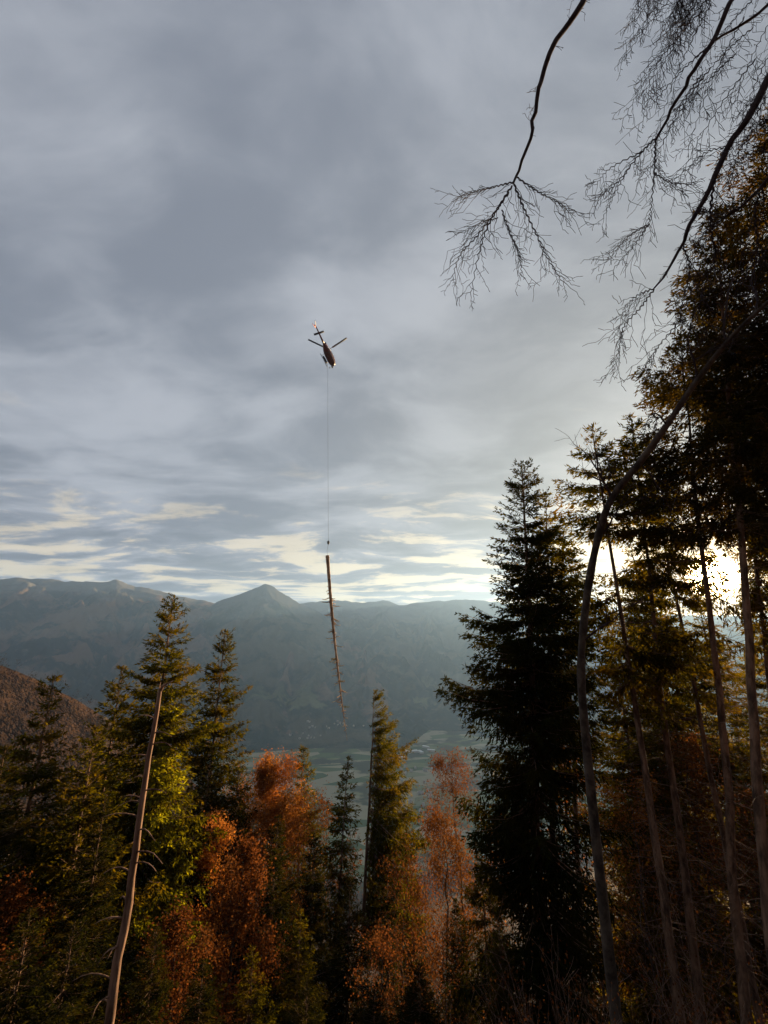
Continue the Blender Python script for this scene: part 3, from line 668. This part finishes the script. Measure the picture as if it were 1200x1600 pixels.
# beech with the stem that bends over to the right
def bent_beech():
    path = [(968, 1640, 13.5), (950, 1480, 13.5), (930, 1300, 13.5), (914, 1140, 13.4), (908, 1040, 13.3), (916, 940, 13.2), (932, 850, 13.0), (955, 780, 12.8), (1000, 722, 12.4), (1042, 664, 12.0),
            (1088, 596, 11.4), (1135, 536, 10.8), (1180, 490, 10.2), (1240, 440, 9.4), (1300, 400, 8.8)]
    P = [at(*q) for q in path]; foot = P[0] + (P[0] - P[1]).normalized() * 3
    z = gz(foot.x, foot.y); d = (P[1] - P[0]).normalized(); foot = P[0].copy()
    while foot.z > gz(foot.x, foot.y): foot = foot - d * .05
    o = thing('bent_beech', foot, 'slender beech whose dark stem bends over to the upper right in front of the spruces', 'tree')
    pts = np.array([list(foot - d * .6 - foot)] + [list(p - foot) for p in P]); sp = spline(pts, 70)
    rad = np.interp(np.linspace(0, 1, 70), [0, .08, .3, .55, .62, .7, .85, 1], [.175, .14, .112, .10, .108, .085, .065, .035])
    rad = rad * (1 + .05 * np.random.default_rng(1).normal(0, 1, 70))
    Geo().tube(sp, rad, 12).obj('trunk', M['bark_beech'], o, True)
    sk = Skel(401); rn = sk.r
    def lc(px, py, Y): return at(px, py, Y) - foot
    limbs = [((955, 780, 12.8), (948, 720, 12.6), .05), ((1042, 664, 12), (1010, 655, 11.6), .03), ((1088, 596, 11.4), (1100, 520, 10.9), .04), ((1135, 536, 10.8), (1120, 440, 10.3), .04), ((1000, 722, 12.4), (1050, 760, 12.1), .03),
             ((1180, 490, 10.2), (1200, 380, 9.7), .04), ((932, 850, 13), (985, 800, 12.6), .035), ((914, 1000, 13.2), (960, 960, 12.9), .03)]
    for a, b, r in limbs:
        A, B = lc(*a), lc(*b); sk.grow(A, B - A, (B - A).length * 1.4, r, 2, .02, .8, .16, (4, 6), .6, 6, .005, .2)
    for i in range(10, len(P) - 1):
        for k in range(5):
            A = P[i].lerp(P[i + 1], rn.random()) - foot; sk.grow(A, Vector((rn.gauss(-.2, .6), rn.gauss(-.2, .5), rn.gauss(-.1, .7))), rn.uniform(.6, 1.5), .012, 1, -.02, .8, .2, (3, 5), .6, 5, .004, .2)
    link('branches', sk.wood('branches', 4), M['bark_twig'], o)
bent_beech()

# bare limbs hanging into the picture from the beech above the camera
def hanging_limbs():
    foot = Vector((7.6, 1.2, gz(7.6, 1.2)))
    o = thing('overhanging_beech', foot, 'bare beech whose leafless limbs and fine twigs hang into the upper right corner', 'tree')
    L = lambda q: at(*q) - foot
    tz = 19.0; tr = spline([(0, 0, -1), (.1, 0, 5), (0, .3, 11), (-.3, .5, 16), (-.5, .8, tz)], 30)
    Geo().tube(tr, np.linspace(.34, .06, 30), 12).obj('trunk', M['bark_beech'], o, True)
    def crotch(zz): i = min(range(30), key=lambda k: abs(tr[k][2] - zz)); return tuple(tr[i])
    rn = random.Random(12)
    def limb(path, w0, w1, subs, start_z, dense=1.0, twl=1.0, pend=.35):
        """path in picture points with distances; subs branch off it and carry zigzag twigs"""
        pts = [crotch(start_z)] + [tuple(L(q)) for q in path]; sp = spline(pts, 10 * len(pts)); n = len(sp)
        wob = np.random.default_rng(int(path[0][0])).normal(0, 1, (n // 4 + 2, 3)); sp[10:] += .016 * np.stack([np.interp(np.arange(n - 10) / 4, np.arange(len(wob)), wob[:, k]) for k in range(3)], 1)
        rad = np.linspace(w0 * 1.25, w1, n); g = Geo().tube(sp, rad, 8); ob = g.obj('limb', M['bark_twig'], o, True)
        sk = Skel(int(path[0][0]) + 5); P0, P1 = [], []
        def twig(p, d, l, r, lvl):
            m = 5 if lvl else 3; side = 1 if rn.random() < .5 else -1; q = p; straight = pend > .5
            view = Vector((0, .95, .3)); lat = d.cross(view).normalized(); ax = (lat + Vector((rn.gauss(0, .35), rn.gauss(0, .6), rn.gauss(0, .35)))).normalized()
            for i in range(m):
                e = (d + ax * side * rn.uniform(.1, .5) * (.25 if straight else .8) + Vector((rn.gauss(0, .08), rn.gauss(0, .08), -pend * .18))).normalized(); q2 = q + e * l / m * rn.uniform(.7, 1.3)
                sk.seg(q, q2, max(r * (1 - .7 * i / m), .0046), max(r * (1 - .7 * (i + 1) / m), .0036)); q = q2
                if lvl and rn.random() < (.75 if straight else .52): twig(q, (d * rn.uniform(.5, 1.1) + ax * side * -rn.uniform(.4, 1.0) + Vector((0, rn.gauss(0, .3), -pend * .3))).normalized(), l * rn.uniform(.22, .6), r * .6, lvl - 1)
                if rn.random() < .75: side = -side
                d = (d * .7 + e * .3 + Vector((0, 0, -pend * .05))).normalized()
        for sb, r0, lv in subs:
            ps = [Vector(v) for v in spline([tuple(L(q)) for q in sb], 7 * len(sb))]; m = len(ps)
            for i in range(1, m):                                        # slight zigzag at the buds
                j = ps[i] - ps[i - 1]; ps[i] = ps[i] + j.cross(Vector((0, 1, .3))).normalized() * .018 * (1 if i % 2 else -1)
            for i in range(m - 1):
                sk.seg(ps[i], ps[i + 1], max(1.35 * r0 * (1 - .75 * i / m), .006), max(1.35 * r0 * (1 - .75 * (i + 1) / m), .005))
                if i < 1: continue
                d = (ps[i + 1] - ps[i]).normalized(); lat = d.cross(Vector((0, .95, .3))).normalized() * (1 if i % 2 else -1)
                if rn.random() < (.62 if lv == 1.5 else .72) * dense:
                    twig(ps[i], (d * rn.uniform(.5, .9) + lat * rn.uniform(.5, 1.25) + Vector((0, rn.gauss(0, .3), -.12))).normalized(), rn.uniform(.18, .78) * twl * (1.1 if lv == 1.5 else 1) * (1.1 - .45 * i / m), r0 * .42, int(lv))
            twig(ps[-1], (ps[-1] - ps[-2]).normalized(), .3 * twl, .004, 1)
        i = 0
        for i in range(14, n - 1, 3):                                       # short spurs along the bare part of the limb
            if rn.random() < .34: d = Vector((rn.gauss(-.4, .6), rn.gauss(0, .4), rn.gauss(-.2, .6))).normalized(); twig(Vector(sp[i]), d, rn.uniform(.15, .38), .004, 1)
        link('twigs', sk.wood('twigs', 3), M['bark_twig'], ob)
    D = 7.0
    def d_(pts, a, b): n = len(pts); return [(x, y, a + (b - a) * i / max(1, n - 1)) for i, (x, y) in enumerate(pts)]
    limb(d_([(960, -70), (908, 10), (884, 42), (857, 85), (846, 130), (836, 175), (828, 215), (814, 258), (801, 288)], 5.6, 6.6), .058, .022, [
        (d_([(803, 284), (772, 292), (742, 299), (714, 310)], 6.6, 6.9), .013, 1), (d_([(800, 290), (776, 328), (746, 368), (718, 400), (706, 440)], 6.6, 7.2), .016, 1.5),
        (d_([(795, 300), (765, 348), (748, 398), (735, 465)], 6.6, 6.3), .014, 1.5), (d_([(803, 288), (820, 328), (840, 370), (858, 408), (882, 445)], 6.6, 7.0), .016, 1.5),
        (d_([(806, 276), (838, 298), (868, 314), (893, 330)], 6.6, 6.2), .013, 1), (d_([(784, 328), (796, 362), (812, 398), (815, 432)], 6.7, 6.9), .011, 1),
        (d_([(778, 340), (750, 350), (722, 365)], 6.8, 6.6), .009, 1)], 14)
    limb(d_([(1185, -60), (1140, 8), (1108, 75), (1078, 120), (1060, 152), (1040, 190), (1024, 220)], 5.4, 6.3), .046, .022, [
        (d_([(1026, 214), (998, 243), (962, 288), (928, 312)], 6.3, 6.6), .015, 1), (d_([(1024, 220), (1023, 262), (1018, 318), (1014, 352)], 6.3, 6.5), .014, 1),
        (d_([(1014, 350), (982, 370), (944, 412)], 6.5, 6.7), .010, 1), (d_([(1014, 350), (990, 385), (954, 425)], 6.5, 6.3), .010, 1), (d_([(1006, 236), (955, 262), (930, 290)], 6.4, 6.1), .010, 1),
        (d_([(1022, 270), (1050, 286), (1086, 286)], 6.4, 6.5), .010, 1), (d_([(985, 258), (962, 300), (940, 345)], 6.4, 6.7), .010, 1)], 13.5)
    limb(d_([(1260, 10), (1200, 125), (1166, 188), (1140, 226), (1117, 276), (1095, 320), (1074, 362), (1066, 384), (1042, 424), (1022, 452)], 5.0, 6.2), .060, .014, [
        (d_([(1022, 452), (1000, 482), (975, 510), (967, 545), (958, 580)], 6.2, 6.4), .011, 1), (d_([(1022, 450), (990, 466), (970, 495)], 6.2, 6.0), .009, 1),
        (d_([(1117, 278), (1110, 330), (1113, 372), (1118, 398), (1100, 450), (1085, 520)], 5.8, 6.2), .017, 1), (d_([(1066, 382), (1078, 420), (1064, 480), (1066, 506)], 6.0, 6.1), .012, 1),
        (d_([(1064, 500), (1030, 540), (1012, 570)], 6.1, 6.0), .009, 1), (d_([(1140, 228), (1100, 240), (1065, 275)], 5.7, 5.9), .010, 1)], 12.5)
    # long fine drooping sprays filling the corner
    rr = random.Random(31); subs = []
    for i in range(20):
        x0, y0 = rr.uniform(1080, 1235), rr.uniform(-50, 120); dx, dy = -rr.uniform(60, 130), rr.uniform(110, 210)
        if y0 + dy > 300: continue
        subs.append((d_([(x0, y0), (x0 + dx * .35, y0 + dy * .28), (x0 + dx * .7, y0 + dy * .62), (x0 + dx, y0 + dy)], 5.6, 6.2), .010, 1))
    for i in range(13):
        x0, y0 = rr.uniform(1000, 1140), rr.uniform(-60, -20); dx, dy = -rr.uniform(10, 60), rr.uniform(60, 120)
        subs.append((d_([(x0, y0), (x0 + dx * .4, y0 + dy * .4), (x0 + dx, y0 + dy)], 5.6, 6.0), .008, 1))
    limb(d_([(1330, -90), (1260, -40), (1215, -5), (1165, 35), (1120, 62), (1085, 90)], 5.2, 5.9), .045, .012, subs, 13, 1.0, .8, .55)
    limb(d_([(1320, 150), (1245, 225), (1196, 283), (1160, 322), (1122, 345)], 4.8, 5.6), .045, .012, [
        (d_([(1196, 284), (1180, 330), (1184, 390), (1170, 440)], 5.2, 5.5), .014, 1), (d_([(1160, 322), (1130, 335), (1100, 330)], 5.4, 5.6), .010, 1), (d_([(1122, 345), (1095, 372), (1080, 400)], 5.6, 5.7), .009, 1),
        (d_([(1220, 255), (1190, 235), (1150, 255), (1120, 290)], 5.1, 5.5), .010, 1), (d_([(1215, 180), (1180, 200), (1150, 250), (1140, 300)], 5.1, 5.4), .010, 1), (d_([(1225, 120), (1190, 165), (1165, 225)], 5.0, 5.3), .010, 1)], 12)
hanging_limbs()

# ------------------------------------------------------------------ far woods (each reads as one mass)
def far_wood(name, P, seed, k, hmin, hmax, conifer, mat):
    rg = np.random.default_rng(seed); n = len(P); h = rg.uniform(hmin, hmax, n); con = rg.random(n) < conifer
    C = np.repeat(P, k, 0); hh = np.repeat(h, k)[:, None]; cc = np.repeat(con, k)[:, None]; d = unit(rg.normal(0, 1, (n * k, 3))); rad = rg.random((n * k, 1)) ** .5
    f = rg.random((n * k, 1)) ** 1.5
    Q1 = C + d * rad * hh * [.28, .28, .44] + hh * [0, 0, .52]
    Q2 = C + np.concatenate([d[:, :2] * (1 - f) * hh * .19, f * hh], 1)
    Q = np.where(cc, Q2, Q1)
    D = unit(d * [.7, .7, .3] + np.where(cc, [[0, 0, -.3]], [[0, 0, .7]]) + rg.normal(0, .3, (n * k, 3))); u, v = frame_of(D); s = rg.uniform(.35, .75, (n * k, 1)) * hh * .075
    V = np.stack([Q, Q + D * s + u * s * .55, Q + D * s * 2.2, Q + D * s - u * s * .55], 1).reshape(-1, 3)
    tag(link(name, mesh_np(name, V, np.arange(len(V)).reshape(-1, 4)), mat), kind='stuff')
def woods():
    rg = np.random.default_rng(3); me = hill.data
    co = np.empty(len(me.vertices) * 3, np.float32); me.vertices.foreach_get('co', co); rws = co.reshape(-1, 3)[15 * 200:60 * 200]
    P = rws[rg.integers(0, len(rws), 5000)] + rg.normal(0, .9, (5000, 3)) * [1, 1, 0]; P = P[(P[:, 1] > 60) & (P[:, 0] > -260)][:2200]
    far_wood('hillside_woodland', P, 4, 26, 6, 10, .12, leaf_mat('bare_autumn_wood', (0.022, 0.015, 0.013), (0.055, 0.036, 0.028), (0.026, 0.024, 0.017), 0.3))
    n = 9000; y = 58 + 650 * rg.random(n) ** 1.4; x = rg.uniform(-.62, .75, n) * y; z = ground_z(x, y); P = np.stack([x, y, z], -1)[:3600]
    far_wood('slope_woodland', P, 6, 30, 8, 15, .3, leaf_mat('mixed_autumn_wood', (0.009, 0.005, 0.003), (0.034, 0.015, 0.007), (0.007, 0.008, 0.003), 0.35))
woods()

# ------------------------------------------------------------------ helicopter, long line and log
def helicopter():
    red = plain_mat('dark_red_paint', (0.10, 0.018, 0.012), 0.35, coat=.4, var=.08); white = plain_mat('white_paint', (0.80, 0.78, 0.74), 0.35, coat=.4, var=.04)
    black = plain_mat('black_metal', (0.022, 0.022, 0.025), .5); blade = plain_mat('grey_blade', (0.045, 0.048, 0.055), .45); orange = plain_mat('orange_red_paint', (0.75, 0.13, 0.05), .4, coat=.3)
    glass, w = new_mat('tinted_canopy'); bs = w.n('ShaderNodeBsdfPrincipled'); bs.inputs['Base Color'].default_value = (.03, .035, .04, 1); bs.inputs['Roughness'].default_value = .08; bs.inputs['Coat Weight'].default_value = .5
    mo = w.n('ShaderNodeOutputMaterial'); w.l(bs.outputs[0], mo.inputs[0])
    hookp = at(513, 560, 85)
    o = thing('helicopter', hookp + Vector((0, 0, 1.75)), 'dark red and white helicopter hovering nose down in the grey sky, hauling a long line', 'helicopter')
    # local axes: +y nose, z up; mast foot at the origin
    o.rotation_euler = (R(-20), R(-5), R(-19)); o.scale = (.95,) * 3
    st = [(3.25, .05, -1.15, .05), (3.12, .35, -1.12, .34), (2.75, .66, -1.02, .60), (2.1, .88, -.90, .84), (1.2, .94, -.80, .95), (.2, .94, -.78, .95), (-.9, .85, -.72, .82), (-1.7, .60, -.58, .58), (-2.35, .34, -.42, .36), (-2.7, .24, -.36, .26)]
    K = 20; S = spline(st, 34)
    def ring(y, wd, zc, hh, e=2.4):
        out = []
        for j in range(K):
            a = 2 * math.pi * j / K; c, s = math.cos(a), math.sin(a)
            out.append((wd * math.copysign(abs(c) ** (2 / e), c), y, zc + hh * math.copysign(abs(s) ** (2 / e), s)))
        return out
    rings = [ring(*q) for q in S]
    body = Geo().loft(rings); me = body.mesh('fuselage', True); me.materials.append(red); me.materials.append(white)
    for p in me.polygons:                                         # white upper sides over a dark red belly
        if p.center.z > -.80 and p.center.y > -1.5: p.material_index = 1
    f = link('fuselage', me, None, o)
    # wrap-round windscreen and cabin windows, a little proud of the skin
    def patch(name, y0, y1, j0, j1, m):
        ys = np.linspace(y0, y1, 8); V = []
        for y in ys:
            q = [np.interp(y, S[::-1, 0], S[::-1, i]) for i in (1, 2, 3)]; rg_ = ring(y, q[0] + .012, q[1], q[2] + .012)
            V.append([rg_[j % K] for j in range(j0, j1 + 1)])
        V = np.array(V); n, k, _ = V.shape; fs = [[i * k + j, i * k + j + 1, (i + 1) * k + j + 1, (i + 1) * k + j] for i in range(n - 1) for j in range(k - 1)]
        link(name, mesh_np(name, V.reshape(-1, 3), fs, True), m, f)
    patch('windscreen', 1.75, 3.1, 0, 10, glass)
    for j0 in (-1, 8): patch('window', .75, 1.55, j0 + 1, j0 + 3, glass); patch('window', -.35, .55, j0 + 1, j0 + 3, glass)
    for sx in (1, -1):
        g = Geo(); g.box((sx * .955, .63, -.85), (.012, .05, 1.1)); g.obj('door_frame', black, f)
    Geo().tube([(0, -2.5, -.34), (0, -4, -.22), (0, -5.6, -.08), (0, -7.3, .06)], [.25, .20, .15, .10], 12).obj('tail_boom', red, o, True)
    # engine deck
    g = Geo(); g.loft([[(w_ * c, y, .10 + h_ * (s + .4)) for c, s in [(math.cos(2 * math.pi * j / 14), math.sin(2 * math.pi * j / 14)) for j in range(14)]] for y, w_, h_ in ((1.0, .02, .02), (.8, .30, .18), (.1, .46, .30), (-1.0, .46, .32), (-1.9, .34, .24), (-2.3, .05, .05))])
    cw = g.obj('engine_cowling', orange, o, True); Geo().tube([(.18, -1.8, .25), (.22, -2.35, .34)], [.16, .17], 10).obj('exhaust_pipe', black, cw, True)
    # tail surfaces
    def slab(name, prof, axis, th, m, par):
        a = np.array(prof); n = len(a); V = []
        for s in (-th / 2, th / 2):
            for p, q in a: V.append((s, p, q) if axis == 0 else (p, q, s))
        V = np.array(V); fs = [[0, 1, 2, 3], [7, 6, 5, 4]] + [[i, n + i, n + (i + 1) % n, (i + 1) % n] for i in range(n)]
        return link(name, mesh_np(name, V, fs), m, par)
    t = slab('horizontal_stabilizer', [(-1.27, -5.45), (1.27, -5.45), (1.27, -4.98), (-1.27, -4.98)], 2, .06, black, o); t.location.z = -.10
    slab('tail_fin', [(-6.75, .1), (-7.3, .1), (-7.85, 1.15), (-7.45, 1.15)], 0, .07, white, o); slab('lower_fin', [(-6.8, .05), (-7.35, .05), (-7.55, -.85), (-7.25, -.85)], 0, .07, orange, o)
    g = Geo(); g.tube([(-.08, -7.15, .12), (-.36, -7.15, .12)], .05, 8); h = g.obj('tail_rotor', black, o)
    for a in (.5, .5 + math.pi):
        c, s = math.cos(a), math.sin(a); g = Geo(); g.add([(-.36, -7.15 + c * .1 - s * .09, .12 + s * .1 + c * .09), (-.36, -7.15 + c * .1 + s * .09, .12 + s * .1 - c * .09), (-.37, -7.15 + c * .93 + s * .09, .12 + s * .93 - c * .09), (-.37, -7.15 + c * .93 - s * .09, .12 + s * .93 + c * .09),
              (-.33, -7.15 + c * .1 - s * .09, .12 + s * .1 + c * .09), (-.33, -7.15 + c * .1 + s * .09, .12 + s * .1 - c * .09), (-.34, -7.15 + c * .93 + s * .09, .12 + s * .93 - c * .09), (-.34, -7.15 + c * .93 - s * .09, .12 + s * .93 + c * .09)],
              [[0, 1, 2, 3], [7, 6, 5, 4], [0, 4, 5, 1], [1, 5, 6, 2], [2, 6, 7, 3], [3, 7, 4, 0]]); g.obj('tail_blade', orange, h)
    # main rotor: mast, hub and three blades at rest
    Geo().tube([(0, 0, .2), (0, 0, 1.12)], .10, 10).obj('rotor_mast', black, o, True)
    g = Geo(); g.tube([(0, 0, 1.0), (0, 0, 1.06), (0, 0, 1.14), (0, 0, 1.2)], [.14, .30, .30, .10], 12); hub = g.obj('rotor_hub', black, o, True)
    for k in range(3):
        a = ROT0 + k * 2 * math.pi / 3; c, s = math.cos(a), math.sin(a)
        def bl(r, w_, z): return np.array([c * r - s * w_, s * r + c * w_, z])
        V, fs = [], []
        prof = [(.25, .05, 1.10, .10), (.95, .06, 1.10, .07), (1.15, .21, 1.11, .06), (3.2, .215, 1.17, .055), (5.35, .215, 1.28, .045)]
        for r_, w_, z, th in prof: V += [bl(r_, -w_, z - th / 2), bl(r_, w_, z - th / 2), bl(r_, w_ * .9, z + th / 2), bl(r_, -w_ * .9, z + th / 2)]
        for i in range(len(prof) - 1):
            for j in range(4): fs.append([i * 4 + j, i * 4 + (j + 1) % 4, i * 4 + 4 + (j + 1) % 4, i * 4 + 4 + j])
        fs += [[3, 2, 1, 0], [16, 17, 18, 19]]; link('rotor_blade', mesh_np('rotor_blade', V, fs), blade, hub)
    # landing gear
    for sx in (1, -1):
        Geo().tube(spline([(sx * 1.08, 2.35, -2.25), (sx * 1.08, 2.05, -2.5), (sx * 1.08, 1.2, -2.56), (sx * 1.08, -1.6, -2.56)], 18), .065, 8).obj('skid', black, o, True)
        g = Geo()
        for y in (1.15, -.85): g.tube(spline([(0, y, -1.62), (sx * .6, y, -1.75), (sx * 1.0, y, -2.3), (sx * 1.08, y, -2.52)], 10), .045, 7)
        g.obj('skid_strut', black, o, True)
    g = Geo(); g.box((-1.25, .95, -1.45), (.34, 1.9, .05)); g.box((-1.08, .95, -1.3), (.03, 1.9, .3)); g.box((-1.42, .95, -1.3), (.03, 1.9, .3)); g.box((-1.25, 0, -1.3), (.34, .03, .3)); g.box((-1.25, 1.9, -1.3), (.34, .03, .3)); g.box((-1.05, .95, -1.42), (.3, .06, .06)); g.obj('cargo_basket', black, o)
    g = Geo(); g.tube([(-.5, 3.0, -1.5), (-.95, 3.15, -1.62)], .03, 6); g.tube([(-.95, 3.2, -1.62), (-.95, 3.1, -1.62)], .17, 12); g.obj('mirror', black, o)
    g = Geo(); g.tube([(0, 0, -1.7), (0, 0, -1.95)], .07, 8); g.box((0, 0, -2.0), (.16, .22, .16)); g.obj('cargo_hook', black, o)
    return o
ROT0 = R(-14)
heli = helicopter()
bpy.context.view_layer.update()
hk = heli.matrix_world @ Vector((0, 0, -2.05))
def longline():
    end = at(513, 848, 85); steel = plain_mat('dark_cable', (0.03, 0.03, 0.032), .6)
    o = thing('long_line', hk, 'thin dark cable hanging from the helicopter with a small round hook at its end', 'cable')
    P = [Vector((0, 0, 0)).lerp(end - hk, t) for t in (0, .25, .5, .75, 1)]
    Geo().tube([list(p) for p in P], .022, 6).obj('cable', steel, o)
    e = end - hk; g = Geo(); g.tube([(e.x, e.y, e.z + .45), (e.x, e.y, e.z + .3), (e.x, e.y, e.z + .05), (e.x, e.y, e.z - .2), (e.x, e.y, e.z - .38)], [.06, .20, .27, .20, .05], 10); g.obj('hook', steel, o, True)
    return end
hook_end = longline()
def hung_log():
    top, tip = at(511.5, 868, 85), at(542.5, 1158, 85); ax = (tip - top); Ln = ax.length; rg = np.random.default_rng(17)
    o = thing('spruce_log', top, 'long trimmed spruce log hanging in mid air under the helicopter line', 'log')
    sag = lambda t: np.array(list(ax * t)) + np.array([1, 0, 0]) * (-.35 * math.sin(math.pi * t))
    n = 48; ts = np.linspace(0, 1, n); rad = np.interp(ts, [0, .1, .35, .7, .88, 1], [.36, .33, .27, .16, .075, .02]) * (1 + rg.normal(0, .05, n))
    pts = np.array([sag(t) for t in ts]); Geo().tube(pts, rad, 12).obj('trunk', M['bark_log'], o, True)
    u = np.array(list(ax.normalized()))
    g = Geo(); g.tube([-.006 * u, -.03 * u], [.33, .30], 12); g.obj('cut_end', M['wood_cut'], o)
    for i in range(96):
        t = rg.uniform(.16, .95); p = sag(t); ph = rg.uniform(0, 6.283); l = rg.uniform(.5, 1.1) if rg.random() < .55 else rg.uniform(1.0, 2.2)
        if t > .85: l *= .5
        d = np.array([math.cos(ph), math.sin(ph), -.35 + rg.normal(0, .2)]); q = [p]
        for k in range(4): q.append(q[-1] + d * l / 4); d = d + rg.normal(0, .12, 3) + np.array([0, 0, .1])
        Geo().tube(q, np.linspace(.10, .05, 5) * (1.1 - .4 * t), 5).obj('branch_stub', M['bark_log'], o)
    w = Geo(); 
    for t, l in ((.60, 1.3), (.83, 1.2), (.585, .9), (.70, 1.0)):                   # a few tufts of needles left on
        p = sag(t); sgn = -1 if t < .7 else 1
        for k in range(70):
            f = rg.random(); c = p + np.array([sgn * l * f, rg.normal(0, .1), -.1 * f + rg.normal(0, .06)]); d = unit(rg.normal(0, 1, 3) + np.array([sgn * .8, 0, -.6])); s_ = unit(np.cross(d, rg.normal(0, 1, 3)))
            w.add([c, c + d * .1 + s_ * .03, c + d * .24, c + d * .1 - s_ * .03], [[0, 1, 2, 3]])
    w.obj('needle_tufts', M['needle'], o)
    # choker sling between hook and butt
    s = thing('choker_sling', hook_end, 'thin choker sling between the cable hook and the butt of the hanging log', 'sling'); e = hook_end
    a = [Vector((0, 0, -.35)), (top - e) * .6 + Vector((-.12, 0, 0)), (top + ax * .012) - e]
    g = Geo(); g.tube(spline([list(v) for v in a], 12), .022, 6); c = (top + ax * .012) - e
    q = [list(c + Vector((math.cos(k) * .375, math.sin(k) * .375, 0))) for k in np.linspace(0, 6.283, 16)]; g.tube(q, .025, 6); g.obj('rope', plain_mat('sling_rope', (.06, .055, .05), .8), s)
hung_log()

# ------------------------------------------------------------------ haze
def haze():
    m, w = new_mat('valley_haze'); pv = w.n('ShaderNodeVolumePrincipled')
    pv.inputs['Color'].default_value = (0.37, 0.61, 1.0, 1); pv.inputs['Density'].default_value = HAZE; pv.inputs['Anisotropy'].default_value = 0.45
    o = w.n('ShaderNodeOutputMaterial'); w.l(pv.outputs[0], o.inputs['Volume'])
    x, y0, y1, z0, z1 = 6200, -140, 6100, FLOOR - 60, 640
    ob = Geo().box((0, (y0 + y1) / 2, (z0 + z1) / 2), (2 * x, y1 - y0, z1 - z0)).obj('haze', m); tag(ob, kind='stuff')
HAZE = 0.8e-4
haze()

# leaves, needles and fine twigs too many and too small to pick apart: each lot is one part
for ob in bpy.data.objects:
    if ob.parent and ob.name.split('.')[0] in ('crown', 'branches', 'twigs', 'leaf_tufts', 'lime_boughs', 'needle_tufts', 'stems'): ob['kind'] = 'stuff'
